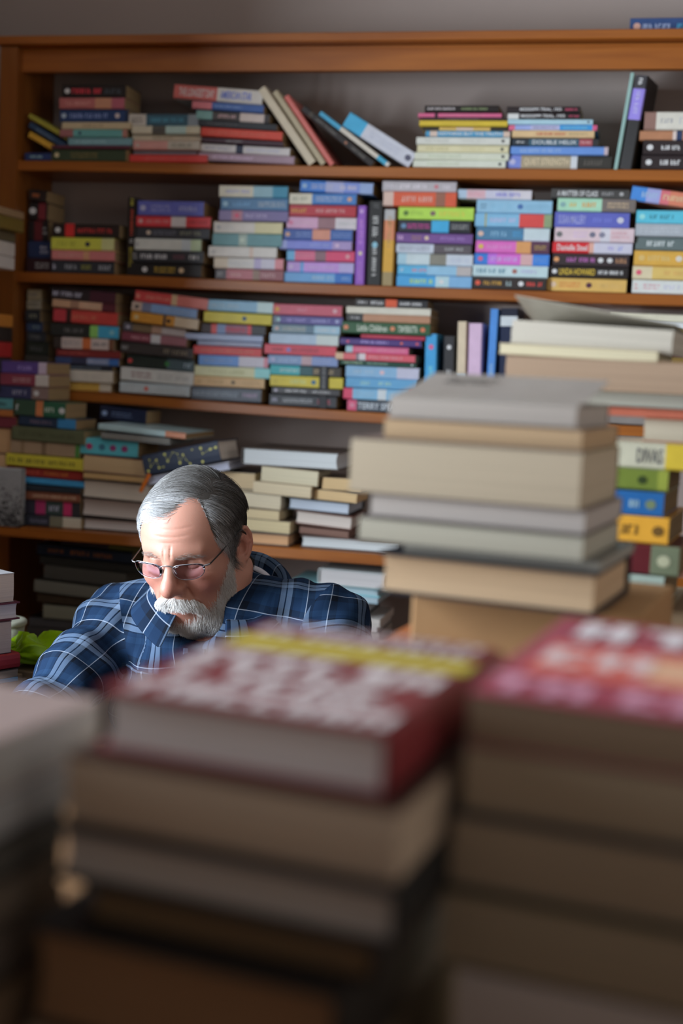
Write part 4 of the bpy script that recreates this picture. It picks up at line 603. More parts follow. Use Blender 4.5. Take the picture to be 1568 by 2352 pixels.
S|-53|-1536|1196|-8.0|0.0|106|32.2|120|5c1a20:.72,6a7258|d,a8a888,.85|red and grey-green book, eleventh down, pile on the cardboard box behind the big pile|books stacked on the counter|1.00
S|-59|-1534|1229|-8.0|0.0|99|29.0|150|d89a0c|b,6a4a10,.5,.72;d,6a4a10,.89|yellow paperback with brown lettering, tenth down, pile on the cardboard box behind the big pile|books stacked on the counter|1.00
S|-57|-1531|1258|-8.0|0.0|90|26.1|140|0e5c9c|d,6a7a58,.85;b,8ab,.6,.72|blue paperback, ninth down, pile on the cardboard box behind the big pile|books stacked on the counter|1.00
S|-54|-1527|1285|-8.0|0.0|90|23.0|120|6a7a28:.88,8a9430|d,2a3a10,.7|olive green paperback, eighth down, pile on the cardboard box behind the big pile|books stacked on the counter|1.00
S|-56|-1524|1308|-8.0|0.0|159|28.7|120|b8b49c:.55,c8ac18|t,555,.36,.53,DIVAS|thick white and yellow paperback, seventh down, pile on the cardboard box behind the big pile|books stacked on the counter|1.00
P|6|-1508|1337|-8.0|0.0|97|25.2|130|c0b49c/b85a34||cream-edged book with orange covers, sixth down, pile on the cardboard box behind the big pile|books stacked on the counter|1.00
S|-41|-1516|1363|-8.0|0.0|120|10.8|120|cc6c50||salmon orange paperback, fifth down, pile on the cardboard box behind the big pile|books stacked on the counter|1.00
P|-78|-1523|1374|-8.0|0.0|165|15.2|150|b8b4a4/8a9488||grey-edged book, fourth down, pile on the cardboard box behind the big pile|books stacked on the counter|1.00
P|-145|-1535|1389|-8.0|0.0|229|33.8|150|a88c72/8a6a50||thick brown-edged book, third down, pile on the cardboard box behind the big pile|books stacked on the counter|1.00
P|-153|-1534|1424|-8.0|-1.0|170|12.0|120|d4c8a4/b8a888||cream paperback, second down, pile on the cardboard box behind the big pile|books stacked on the counter|1.00
PF|-142|-1530|1436|-8.0|-2.0|173|26.3|140|c4bcac/a8a090||thick paperback with lifted front cover, topmost, pile on the cardboard box behind the big pile|books stacked on the counter|1.00
P|-300|-2433|1000|81.0|0.0|106|47.8|170|8a7a62/4a3a2c||plain brown book, at the bottom, blurred pile at the counter's end|books stacked on the counter|1.00
P|-300|-2433|1048|81.0|0.0|106|34.9|170|5a4632/3a2a1c||brown book, sixth down, blurred pile at the counter's end|books stacked on the counter|1.00
P|-303|-2429|1084|81.0|0.0|102|29.3|170|4a4038/2a221c||dark brown book, fifth down, blurred pile at the counter's end|books stacked on the counter|1.00
P|-304|-2427|1113|81.0|0.0|98|21.6|170|5c5044/3a3028||brown-grey book, fourth down, blurred pile at the counter's end|books stacked on the counter|1.00
P|-306|-2425|1135|81.0|0.0|102|19.3|170|4a4640/181814||dark-edged book, third down, blurred pile at the counter's end|books stacked on the counter|1.00
P|-307|-2423|1155|81.0|0.0|110|23.8|170|8c8a88/2a2a2a||grey-edged book, second down, blurred pile at the counter's end|books stacked on the counter|1.00
P|-307|-2420|1179|81.0|0.0|132|29.2|170|8e8a84/a08a84||pale-edged book under a pinkish cover, topmost, blurred pile at the counter's end|books stacked on the counter|1.00
S|-1018|-1090|861|60.0|0.0|91|8.1|170|2080a8||thin bright blue booklet, at the bottom, small pile by the green bag|books stacked on the counter|1.00
P|-1018|-1089|869|60.0|0.0|91|13.6|170|8a7868/3a3430||book with brownish page edges, fifth down, small pile by the green bag|books stacked on the counter|1.00
S|-1020|-1087|883|60.0|0.0|94|25.4|170|8a1418||red hardback, fourth down, small pile by the green bag|books stacked on the counter|1.00
P|-1023|-1083|909|60.0|0.0|79|53.7|160|ac9c94/4a3030||thick book with beige-pink page edges, third down, small pile by the green bag|books stacked on the counter|1.00
P|-1025|-1079|963|60.0|0.0|94|29.4|170|bcb8bc/5a2030||maroon hardback with white page edges, second down, small pile by the green bag|books stacked on the counter|1.00
P|-1028|-1075|993|60.0|0.0|83|47.7|170|c4b8ae/a4a4a8||pale-edged paperback with a curling grey cover, topmost, small pile by the green bag|books stacked on the counter|1.00
'''
BOOKS = {}
for ln in TABLE.strip().split('\n'):
    f = ln.split('|'); kind = f[0]; x, y, z = (float(v)/1000 for v in f[1:4]); yaw, tilt, L, T, D = (float(v) for v in f[4:9])
    flap = None
    if kind == 'PF': flap = (.022, .022, 1) if 'curling up' in f[11] else (.026, .006, 0)
    GAIN = float(f[13])  # low-shelf pile scaled far less, so its shade stays in the colour
    BOOKS[f[11]] = make_book(kind, (x, y, z), yaw, tilt, L/1000, T/1000, D/1000, f[9], f[10], f[11], f[12], flap=flap)


GAIN = 1.0
# ------------------------------------------------------------------ cover art on the blurred piles
def cover_art(book, L, D, T, items):
    bm = bmesh.new(); ms = []
    def mi(h):
        m = mat_print(h, .45)
        if m not in ms: ms.append(m)
        return ms.index(m)
    for n_, it in enumerate(items):
        k = mi(it[1])
        if it[0] == 'rect':
            _, _, x0, x1, y0, y1 = it
            q = [(x0, y0), (x1, y0), (x1, y1), (x0, y1)]
            f = bm.faces.new([bm.verts.new((a*L, b*D, T+.0002+.00012*n_)) for a, b in q]); f.material_index = k
        else:
            _, _, x0, x1, y0, y1 = it; H = (y1-y0)*D
            x = x0*L; R = BAR_RND
            while x < x1*L:
                w = H*R.uniform(.45, .75); a = H*.26
                if x+w > x1*L: break
                j = R.random(); z0, z1 = y0*D, y1*D
                for q in ([(x, x+a, z0, z1), (x+a, x+w, z1-a, z1), (x+a, x+w, z0, z0+a)] if j < .4 else [(x, x+a, z0, z1), (x+w-a, x+w, z0, z1), (x+a, x+w-a, z0+H*.4, z0+H*.62)] if j < .75 else [(x, x+w, z1-a, z1), (x+w*.36, x+w*.36+a, z0, z1-a)]):
                    f = bm.faces.new([bm.verts.new(v) for v in ((q[0], q[2], T+.0004+.00012*n_), (q[1], q[2], T+.0004+.00012*n_), (q[1], q[3], T+.0004+.00012*n_), (q[0], q[3], T+.0004+.00012*n_))]); f.material_index = k
                x += w+H*(.16 if R.random() > .2 else .5)
    me = bpy.data.meshes.new('lettering'); bm.to_mesh(me); bm.free(); link_mesh('lettering', me, ms, book)
def dims(b):
    c = [o for o in b.children if o.name.startswith('cover')][0]
    return max(v.co.x for v in c.data.vertices), max(v.co.y for v in c.data.vertices), max(v.co.z for v in c.data.vertices)
for lb, b in BOOKS.items():
    if lb.startswith('red hardback with white lettering'):
        L, D, T = dims(b)
        cover_art(b, L, D, T, [('b', 'e8e0e0', .03, .97, .04, .16), ('b', 'e8e0e0', .05, .93, .22, .36), ('b', 'ddd4d4', .03, .97, .42, .57),
            ('rect', 'c8b820', .02, .98, .63, .77), ('b', 'd8ccd0', .05, .95, .81, .89), ('b', 'd8ccd0', .05, .95, .915, .97)])
    if lb.startswith('magenta-covered book'):
        L, D, T = dims(b)
        cover_art(b, L, D, T, [('b', 'd898b4', .02, .98, .05, .19), ('rect', 'd85848', .08, 1.0, .24, .62), ('rect', 'f0b890', .5, .92, .30, .55),
            ('b', 'f0d8d8', .1, .5, .36, .54), ('b', 'f0e8ec', .12, .98, .70, .92)])
    if 'cover curling up' in lb:
        # dark title words printed on the curled cover
        c = [o for o in b.children if o.name.startswith('cover')][0]
        L, D = max(v.co.x for v in c.data.vertices), max(v.co.y for v in c.data.vertices); T = [o for o in b.children if o.name.startswith('page')][0].dimensions.z
        T = max(v.co.z for o in b.children if o.name.startswith('page') for v in o.data.vertices)+.0009
        bm = bmesh.new()
        for x0, x1, z0, z1 in bars_quads(L, .14, .42, .05, .0): 
            q = []
            for x, z in ((x0, z0), (x1, z0), (x1, z1), (x0, z1)):
                t = .72+z/.10; q.append(bm.verts.new((x, (.02+.92*t)*D, T+.022*t**1.25+.0012)))
            bm.faces.new(q)
        me = bpy.data.meshes.new('lettering'); bm.to_mesh(me); bm.free(); link_mesh('lettering', me, [mat_print('3a3634', .5)], b)

# ------------------------------------------------------------------ counter and what stands on it
M_counter = mat_wood('counter_oak', (.16, .08, .035), (.27, .15, .07), 0, .45, 6)
M_dark = mat_wood('dark_stained_wood', (.045, .024, .014), (.09, .05, .028), 0, .5, 6)
M_card = mat_plain('brown_cardboard', (.36, .20, .085), .85, .12, 20, .2)
M_card2 = mat_plain('dull_cardboard', (.24, .16, .09), .85, .15, 20, .2)
ct = empty('counter', (.15, -2.2, 0), 0, 'wooden shop counter carrying the piles of books', 'counter')
bm = bmesh.new()
pts = [(-.85, -2.72), (1.1, -2.72), (1.1, -1.27), (-.27, -1.27), (-.27, -1.72), (-.85, -1.72)]
lo = [bm.verts.new((x, y, .965)) for x, y in pts]; hi = [bm.verts.new((x, y, 1.0)) for x, y in pts]
bm.faces.new(lo[::-1]); bm.faces.new(hi)
for i in range(6): bm.faces.new((lo[i], lo[(i+1) % 6], hi[(i+1) % 6], hi[i]))
o = from_bm('worktop', bm, [M_counter], ct); o.location = -ct.location
part('front_panel', -.82, 1.07, -2.69, -2.665, 0, .9645, M_dark, ct)
part('side_panel', -.82, -.795, -2.66, -1.75, 0, .9645, M_dark, ct)
part('side_panel', 1.05, 1.075, -2.66, -1.30, 0, .9645, M_dark, ct)
part('side_panel', -.24, -.215, -1.70, -1.30, 0, .9645, M_dark, ct)
part('shelf', -.79, 1.04, -2.65, -1.76, .45, .475, M_dark, ct)
def carton(name, label, cx, cy, rz, w, d, z0, z1, m, tape='9a8a68'):
    e = empty(name, (cx, cy, z0), rz, label, 'box')
    bm = bmesh.new(); box(bm, -w/2, w/2, -d/2, d/2, 0, z1-z0-.0008, 0, .003); from_bm('body', bm, [m], e)
    if tape is None: return e
    bm = bmesh.new(); h = z1-z0-.0008
    box(bm, -.014, .014, -d/2-.0006, d/2+.0006, h*.62, h+.0005); from_bm('tape', bm, [mat_print(tape, .4)], e)
    return e
carton('cardboard_box', 'flat brown cardboard box under the big pile of page blocks', -.072, -1.735, math.radians(-10), .205, .19, 1.1502, 1.2045, M_card, None)
e = empty('wooden_crate', (-.075, -1.735, 1.0), math.radians(-8), 'low orange-brown wooden crate carrying the cardboard box and big pile', 'crate')
bm = bmesh.new(); w, d, h = .27, .23, .1495
box(bm, -w/2, w/2, -d/2, -d/2+.012, .002, h-.013, 0, .001); from_bm('front_panel', bm, [M_counter], e)
bm = bmesh.new(); box(bm, -w/2, w/2, d/2-.012, d/2, .002, h-.013, 0, .001); from_bm('rear_panel', bm, [M_counter], e)
for s in (-1, 1):
    bm = bmesh.new(); box(bm, s*(w/2-.012) if s < 0 else w/2-.012, -w/2 if s < 0 else w/2, -d/2+.012, d/2-.012, .002, h-.013, 0, .001) if False else box(bm, min(s*w/2, s*(w/2-.012)), max(s*w/2, s*(w/2-.012)), -d/2+.0122, d/2-.0122, .002, h-.013, 0, .001); from_bm('side_panel', bm, [M_counter], e)
bm = bmesh.new(); box(bm, -w/2-.004, w/2+.004, -d/2-.004, d/2+.004, h-.012, h, 0, .002); from_bm('lid', bm, [M_shelf], e)
bm = bmesh.new(); bmesh.ops.create_uvsphere(bm, u_segments=14, v_segments=10, radius=.006, matrix=Matrix.Translation((-w/2+.012, -d/2+.010, h+.005))); from_bm('knob', bm, [mat_plain('cream_knob', (.6, .5, .36), .4)], e, True)
carton('cardboard_box', 'taller cardboard box under the pile of coloured spines', .045, -1.455, math.radians(-8), .24, .17, 1.0, 1.1598, M_card2)

# ------------------------------------------------------------------ low table in the corner with cartons, bag and cup
st = empty('side_table', (-1.17, -.95, 0), 0, 'low wooden side table in the corner carrying cartons', 'table')
part('tabletop', -1.44, -.90, -1.21, -.69, .672, .70, M_dark, st)
for x in (-1.41, -.965):
    for y in (-1.18, -.755): part('leg', x, x+.035, y, y+.035, 0, .6718, M_dark, st)
carton('cardboard_box', 'brown carton under the small pile with the red book', -1.10, -1.06, math.radians(4), .23, .20, .70, .8602, M_card2)
carton('cardboard_box', 'brown carton under the green bag', -1.035, -.835, math.radians(-3), .25, .20, .70, .8602, M_card2)
# crumpled lime green bag
bm = bmesh.new(); bmesh.ops.create_uvsphere(bm, u_segments=64, v_segments=36, radius=1)
for v in bm.verts:
    x, y, z = v.co; a = math.atan2(y, x)
    k = 1+.10*math.sin(3*a+1.1)+.06*math.sin(7*a+z*5)+.05*math.sin(11*x-6*y+9*z)+.04*math.sin(17*y+8*z)
    crease = .10*abs(math.sin(4.2*x+2.5*y*y+1.3))**.6
    sx = math.copysign(abs(x)**.8, x); sy = math.copysign(abs(y)**.8, y)
    v.co = (.084*sx*k, .062*sy*k, .024*(z+.98)*(1-.35*crease*4*max(0, z)) + (.010*math.sin(9*x+4*y) if z > .3 else 0))
M_bag = mat_plain('lime_green_plastic', (.27, .47, .004), .35, .15, 14, .3)
o = from_bm('bag', bm, [M_bag], None, True); o.location = (-.978, -.868, .8635); o.rotation_euler = (0, 0, .2)
tag(o, 'crumpled lime green bag lying by the elbow of the reading man', 'bag')
# paper cup
e = empty('tub', (-1.112, -.785, .861), 0, 'pale green-white tub standing behind the green bag', 'tub')
def lathe(name, prof, mats, parent, n=36):
    bm = bmesh.new(); rings = [[bm.verts.new((r*math.cos(2*math.pi*i/n), r*math.sin(2*math.pi*i/n), z)) for i in range(n)] for r, z in prof]
    for a, b in zip(rings, rings[1:]):
        for i in range(n): bm.faces.new((a[i], a[(i+1) % n], b[(i+1) % n], b[i]))
    bm.faces.new(rings[0][::-1]); bm.faces.new(rings[-1]); return from_bm(name, bm, mats, parent, True)
lathe('body', [(.029, 0), (.030, .001), (.036, .044), (.0345, .044), (.029, .003)], [mat_plain('cup_paper', (.36, .38, .28), .6)], e)
lathe('lid', [(.037, .042), (.039, .044), (.039, .050), (.036, .053), (.030, .053)], [mat_plain('cup_lid', (.40, .42, .34), .5)], e)

# ------------------------------------------------------------------ odd books in the corner
def book_at(kind, mw, L, T, D, col, lett, label, group='books on the wide lower shelves', hard=None):
    e = make_book(kind, (0, 0, 0), 0, 0, L, T, D, col, lett, label, group, hard=hard); e.matrix_basis = mw; return e
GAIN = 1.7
# starry dark book leaning across the pile behind the man's head
a = math.radians(14)
mw = Matrix.Translation((-1.087, -.165, 1.137)) @ Matrix.Rotation(math.radians(-4), 4, 'Z') @ Matrix.Rotation(-a, 4, 'Y')
star = book_at('S', mw, .190, .047, .125, '1a2438', '', 'dark blue book printed with yellow star dots, tilted behind the man\'s head', hard=True)
bm = bmesh.new(); R = random.Random(21); pts = []
for i in range(40):
    x, z, r = R.uniform(.006, .184), R.uniform(.006, .041), R.choice([.0013, .0018, .0026, .0032])
    if any((x-p[0])**2+(z-p[1])**2 < .011**2 for p in pts): continue
    pts.append((x, z)); n = 10
    bm.faces.new([bm.verts.new((x+r*math.cos(6.2832*k/n), -.0026, z+r*math.sin(6.2832*k/n))) for k in range(n)])
for p, q in zip(sorted(pts), sorted(pts)[1:]):
    dx, dz = q[0]-p[0], q[1]-p[1]; l = math.hypot(dx, dz)
    if l < .024:
        nx, nz = -dz/l*.0003, dx/l*.0003
        bm.faces.new([bm.verts.new(v) for v in ((p[0]+nx, -.00255, p[1]+nz), (q[0]+nx, -.00255, q[1]+nz), (q[0]-nx, -.00255, q[1]-nz), (p[0]-nx, -.00255, p[1]-nz))])
me = bpy.data.meshes.new('star_pattern'); bm.to_mesh(me); bm.free(); link_mesh('star_pattern', me, [mat_print('b8b454', .5)], star)
mw = Matrix.Translation((-1.085, -.163, 1.1145)) @ Matrix.Rotation(-a, 4, 'Y')
book_at('P', mw, .205, .018, .13, 'c8cce0/9a9ca8', '', 'thin book with silvery white edges under the starry blue book', hard=True)
GAIN = 1.0
# grey book with scribbled drawings, standing with its cover to the room
mw = Matrix.Translation((-1.495, -.158, .9985)) @ Matrix.Rotation(math.radians(90), 4, 'X')
gb = book_at('P', mw, .108, .022, .135, '9a9a98/94969a', '', 'pale grey book with black scribbled drawings, cover facing out, standing in the corner', hard=True)
m = bpy.data.materials.new('scribbled_cover'); nt, N, L_, b = nodes_of(m)
tc = N.new('ShaderNodeTexCoord'); no = N.new('ShaderNodeTexNoise'); no.inputs['Scale'].default_value = 95; no.inputs['Detail'].default_value = 6; no.inputs['Distortion'].default_value = 2.5
gr = N.new('ShaderNodeSeparateXYZ'); ad = N.new('ShaderNodeMath'); ad.operation = 'MULTIPLY_ADD'; ad.inputs[1].default_value = 2.2; ad.inputs[2].default_value = .24
cr = N.new('ShaderNodeValToRGB'); cr.color_ramp.elements[0].position = .40; cr.color_ramp.elements[0].color = (.03, .03, .032, 1); cr.color_ramp.elements[1].position = .56; cr.color_ramp.elements[1].color = (.40, .41, .42, 1)
mm = N.new('ShaderNodeMath'); mm.operation = 'ADD'
L_.new(tc.outputs['Object'], no.inputs['Vector']); L_.new(tc.outputs['Object'], gr.inputs[0]); L_.new(gr.outputs['Y'], ad.inputs[0])
L_.new(no.outputs['Fac'], mm.inputs[0]); L_.new(ad.outputs[0], mm.inputs[1]); ms = N.new('ShaderNodeMath'); ms.operation = 'SUBTRACT'; ms.inputs[1].default_value = .35
L_.new(mm.outputs[0], ms.inputs[0]); L_.new(ms.outputs[0], cr.inputs[0]); L_.new(cr.outputs[0], b.inputs['Base Color']); b.inputs['Roughness'].default_value = .5
for c in gb.children:
    if c.name.startswith('cover'): c.data.materials[0] = m
# orange slip of paper
bm = bmesh.new(); box(bm, 0, .048, -.005, .005, -.0004, .0004)
o = from_bm('paper_slip', bm, [mat_plain('orange_paper', (.72, .17, .01), .6)]); o.matrix_basis = Matrix.Translation((-1.096, -.172, 1.100)) @ Matrix.Rotation(math.radians(-63), 4, 'Y') @ Matrix.Rotation(math.radians(70), 4, 'X')
tag(o, 'small orange paper slip poking out beside the starry blue book', 'paper slip')
# books lying on the corner bookcase, poking past its front
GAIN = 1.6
cbk = [(1.5958, .030, 'b4b0ac', 'white book, lower of two poking from the corner bookcase'), (1.6264, .033, 'b4b0ac', 'white book, upper of two poking from the corner bookcase'),
       (1.660, .022, '5a5240', 'drab brown book on the white pair in the corner bookcase'), (1.6826, .030, '6a5a20', 'dull yellow book in the corner bookcase under the pale tan one'),
       (1.7132, .018, '8a7050', 'pale tan book on top of the corner bookcase pile')]
for z, t, c, lb in cbk:
    x = -1.462 if 'white' in lb else (-1.440 if 'tan' in lb else -1.452)
    make_book('S', (x, -.255+random.uniform(-.004, .004), z), 90, 0, .17, t, .105, c, '', lb, 'books in the corner bookcase')
cbk = [(1.3106, .045, '2a2826', 'dark book at the foot of the lower corner bookcase pile'), (1.356, .034, '302c2c', 'charcoal book below the red one in the corner bookcase'), (1.3904, .036, 'a01c18', 'red book end in the corner bookcase'),
       (1.4268, .034, '2c2622', 'dark book between the red and orange ones in the corner bookcase'), (1.4612, .030, 'b07018', 'orange book end in the corner bookcase')]
for z, t, c, lb in cbk:
    make_book('S', (-1.465, -.255+random.uniform(-.004, .004), z), 90, 0, .17, t, .105, c, '', lb, 'books in the corner bookcase')
GAIN = 1.0


# ================================================================== the reading man
def sub(p, c): return p-np.asarray(c, dtype=np.float32)
def s_sph(p, c, r): return np.sqrt((sub(p, c)**2).sum(1))-r
def s_ell(p, c, r):
    q = sub(p, c)/np.asarray(r, dtype=np.float32); k0 = np.sqrt((q*q).sum(1)); q2 = q/np.asarray(r, dtype=np.float32); k1 = np.sqrt((q2*q2).sum(1))
    return k0*(k0-1)/np.maximum(k1, 1e-6)
def s_cap(p, a, b, ra, rb=None):
    rb = ra if rb is None else rb
    a = np.asarray(a, dtype=np.float32); ab = np.asarray(b, dtype=np.float32)-a; pa = p-a
    t = np.clip(pa@ab/float(ab@ab), 0, 1)
    return np.sqrt(((pa-t[:, None]*ab)**2).sum(1))-(ra+(rb-ra)*t)
def u_(a, b, k):
    h = np.clip(.5+.5*(b-a)/k, 0, 1); return b*(1-h)+a*h-k*h*(1-h)
def d_(a, b, k):   # a minus b
    return -u_(-a, b, k)
def surface_nets(V, org, h):
    nx, ny, nz = V.shape; s = V < 0
    cnt = np.zeros((nx-1, ny-1, nz-1), np.int8)
    for i in (0, 1):
        for j in (0, 1):
            for k in (0, 1): cnt += s[i:nx-1+i, j:ny-1+j, k:nz-1+k]
    cells = np.argwhere((cnt > 0) & (cnt < 8)); idx = -np.ones(cnt.shape, np.int32); idx[tuple(cells.T)] = np.arange(len(cells))
    acc = np.zeros((len(cells), 3)); n = np.zeros(len(cells))
    cor = [(i, j, k) for i in (0, 1) for j in (0, 1) for k in (0, 1)]
    for a in cor:
        for ax in range(3):
            if a[ax]: continue
            b = list(a); b[ax] = 1
            va = V[tuple((cells+a).T)]; vb = V[tuple((cells+b).T)]; m = (va < 0) != (vb < 0)
            t = np.where(m, va/np.where(m, va-vb, 1), 0)
            pt = np.tile(np.array(a, float), (len(cells), 1)); pt[:, ax] += t
            acc[m] += pt[m]; n[m] += 1
    v = (cells+acc/n[:, None])*h+np.array(org)
    faces = []
    for ax in range(3):
        sl0 = [slice(None)]*3; sl1 = [slice(None)]*3; sl0[ax] = slice(0, -1); sl1[ax] = slice(1, None)
        A, B = s[tuple(sl0)], s[tuple(sl1)]; e = np.argwhere(A != B); o1, o2 = [(1, 2), (2, 0), (0, 1)][ax]
        e = e[(e[:, o1] > 0) & (e[:, o2] > 0) & (e[:, o1] < V.shape[o1]-1) & (e[:, o2] < V.shape[o2]-1)]
        def at(d1, d2):
            q = e.copy(); q[:, o1] += d1; q[:, o2] += d2; return idx[tuple(q.T)]
        f = np.stack([at(-1, -1), at(0, -1), at(0, 0), at(-1, 0)], 1); flip = ~A[tuple(e.T)]
        f[flip] = f[flip][:, ::-1]; faces.append(f)
    return v, np.concatenate(faces)
def polygonize(fn, lo, hi, h, band=4):
    lo = np.array(lo, float); hi = np.array(hi, float); n = np.ceil((hi-lo)/h).astype(int)+1
    st = 4; nc = np.ceil(n/st).astype(int)+1
    g = np.stack(np.meshgrid(*[np.arange(k) for k in nc], indexing='ij'), -1).reshape(-1, 3)
    C = fn((lo+g*st*h).astype(np.float32)).reshape(nc)
    V = np.repeat(np.repeat(np.repeat(C, st, 0), st, 1), st, 2)[:n[0], :n[1], :n[2]].copy()
    near = np.argwhere(np.abs(V) < st*h*band); V[tuple(near.T)] = fn((lo+near*h).astype(np.float32))
    return surface_nets(V, lo, h)
def np_mesh(name, v, f, mats, parent=None, smooth=True):
    me = bpy.data.meshes.new(name); f = np.asarray(f); nv, nf, k = len(v), len(f), f.shape[1]
    me.vertices.add(nv); me.vertices.foreach_set('co', np.asarray(v, np.float32).ravel())
    me.loops.add(nf*k); me.loops.foreach_set('vertex_index', f.astype(np.int32).ravel())
    me.polygons.add(nf); me.polygons.foreach_set('loop_start', np.arange(0, nf*k, k, dtype=np.int32)); me.polygons.foreach_set('loop_total', np.full(nf, k, np.int32))
    me.polygons.foreach_set('use_smooth', np.full(nf, smooth)); me.update(calc_edges=True); me.validate()
    return link_mesh(name, me, mats, parent)

# ---- head, in its own frame: x to the man's left, y to the back of the head, z up, origin between the ears
HO = np.array([-.6815, -.9753, 1.1038])
hy, hp, hr = math.radians(-95.93), math.radians(18.07), math.radians(3.03)
hf = np.array([math.cos(hy)*math.cos(hp), math.sin(hy)*math.cos(hp), -math.sin(hp)]); hl = np.array([-math.sin(hy), math.cos(hy), 0]); hu = np.cross(hf, hl)
hl, hu = hl*math.cos(hr)+hu*math.sin(hr), -hl*math.sin(hr)+hu*math.cos(hr)
HR = np.stack([hl, -hf, hu], 1)
def h2w(p): return np.asarray(p)@HR.T+HO
def w2h(p): return (np.asarray(p)-HO)@HR
EARC = np.array([.0722, .016, -.002]); E1 = np.array([0, .22, .975]); E2 = np.array([.46, .87, -.18]); E2 = E2-E1*(E1@E2); E2 /= np.linalg.norm(E2); E3 = np.cross(E1, E2)
if E3[0] < 0: E3 = -E3
def ear(p, sgn):
    q = p.copy(); q[:, 0] *= sgn
    l = np.stack([(q-EARC.astype(np.float32))@E2.astype(np.float32), (q-EARC.astype(np.float32))@E1.astype(np.float32), (q-EARC.astype(np.float32))@E3.astype(np.float32)], 1)
    d = s_ell(l, (0, 0, 0), (.0185, .031, .0058))
    rim = None
    pts = [(-.012, .006), (-.011, .020), (-.003, .0295), (.009, .028), (.0165, .017), (.0180, .002), (.0135, -.012), (.007, -.022)]
    for a, b in zip(pts, pts[1:]):
        c = s_cap(l, (*a, .0025), (*b, .0025), .0036); rim = c if rim is None else np.minimum(rim, c)
    d = u_(d, rim, .003)
    for a, b in (((.002, .018), (.009, .006)), ((.009, .006), (.004, -.012)), ((-.004, .014), (.003, .018))): d = u_(d, s_cap(l, (*a, .0035), (*b, .004), .0028), .003)
    d = d_(d, s_ell(l, (-.004, -.002, .0055), (.0085, .0115, .0075)), .003)
    d = d_(d, s_cap(l, (.004, .0225, .006), (.0125, .010, .006), .0022), .003)
    d = u_(d, s_ell(l, (-.004, -.0265, .0005), (.0085, .0105, .0052)), .006)
    d = u_(d, s_ell(l, (-.0125, -.004, .003), (.0045, .0075, .0045)), .004)
    return d
def groove(d, u, v, depth, w, lo, hi, soft=.004):
    "a soft crease: v is the distance across it, u runs along it from lo to hi"
    return d+depth*np.exp(-(v/w)**2)*np.clip((u-lo)/soft, 0, 1)*np.clip((hi-u)/soft, 0, 1)
def head_sdf(p, detail=True):
    ax = p.copy(); ax[:, 0] = np.abs(ax[:, 0])
    d = s_ell(p, (0, .012, .037), (.0750, .094, .083))
    d = u_(d, s_ell(p, (0, -.034, .033), (.066, .057, .062)), .03)
    d = u_(d, s_ell(p, (0, -.032, -.022), (.063, .059, .072)), .025)
    d = u_(d, s_ell(p, (0, -.034, -.074), (.056, .052, .042)), .03)
    d = u_(d, s_sph(p, (0, -.076, -.093), .027), .03)
    d = u_(d, s_cap(ax, (.061, .004, -.052), (.030, -.062, -.098), .019, .018), .03)
    d = u_(d, s_sph(ax, (.044, -.062, -.018), .020), .025)
    d = u_(d, s_cap(ax, (.006, -.0865, .027), (.043, -.071, .029), .0115, .009), .014)
    d = u_(d, s_ell(p, (0, -.068, -.057), (.036, .034, .030)), .02)
    # neck, and the slope into the shoulders
    d = u_(d, s_cap(p, NB0, NB1, .056, .068), .035)
    d = u_(d, s_cap(p, NB1, NBL, .060, .050), .03); d = u_(d, s_cap(p, NB1, NBR, .060, .050), .03)
    d = u_(d, s_cap(ax, (.060, .030, -.045), NB2, .017, .016), .02)
    if not detail: return d
    d = d_(d, s_ell(ax, (.031, -.095, .0085), (.018, .0145, .0105)), .012)
    d = u_(d, s_sph(ax, (.031, -.0715, .007), .0128), .004)
    d = u_(d, s_ell(ax, (.033, -.074, -.007), (.015, .010, .007)), .006)
    n = s_cap(p, (0, -.087, .027), (0, -.106, -.014), .0080, .0108)
    n = u_(n, s_sph(p, (0, -.1120, -.0235), .0132), .010)
    n = u_(n, s_ell(ax, (.0125, -.100, -.0275), (.0085, .0115, .0085)), .006)
    d = u_(d, n, .010)
    d = d_(d, s_ell(ax, (.0068, -.1085, -.0370), (.0038, .0065, .0048)), .003)
    X, Y, Z = ax[:, 0], p[:, 1], p[:, 2]; front = np.clip((-Y-.045)/.015, 0, 1)
    # creases of an older face
    t = (-.024-Z); d = groove(d, t, X-(.0185+.40*t+np.maximum(0, t-.01)*.12), .0024*front, .0032, -.002, .044, .008)
    d = groove(d, Z, p[:, 0]-(.0055+.03*(Z-.03)), .0016*front, .0020, .020, .047, .008); d = groove(d, Z, p[:, 0]+(.0058), .0013*front, .0018, .020, .042, .008)
    for z, w, k in ((.057, .034, .0007), (.068, .038, .0006), (.048, .020, .0005)): d = groove(d, -np.abs(p[:, 0]-.004), Z-(z+.10*np.abs(p[:, 0])*(np.abs(p[:, 0])*12)), k*front, .0016, -w, 1, .014)
    d = groove(d, X, Z-(.0050-.0045*np.sin(np.clip((X-.019)/.025, 0, 1)*3.14)), .0016*front, .0011, .018, .046)
    d = groove(d, X, Z-(.0155+.0015*np.sin(np.clip((X-.019)/.025, 0, 1)*3.14)), .0014*front, .0014, .017, .046)
    d = groove(d, X, Z-(-.0090-.0040*np.sin(np.clip((X-.016)/.028, 0, 1)*3.14)), .0012*front, .0022, .015, .046)
    for k in (0, 1, 2): d = groove(d, X, Z-(.010-.006*k+(X-.05)*(.35-.35*k)), .0005, .0010, .048, .064, .006)
    d = d+.0004*np.sin(55*p[:, 0]+40*Z)*np.sin(70*Z+30*Y)*front
    # mouth
    d = u_(d, s_cap(ax, (0, -.0985, -.0690), (.016, -.0945, -.0680), .0062, .004), .006)
    d = groove(d, -X, Z+.0625+.06*X, .0030*front, .0018, -.024, 1, .006)
    d = u_(d, ear(p, 1), .005); d = u_(d, ear(p, -1), .005)
    return d
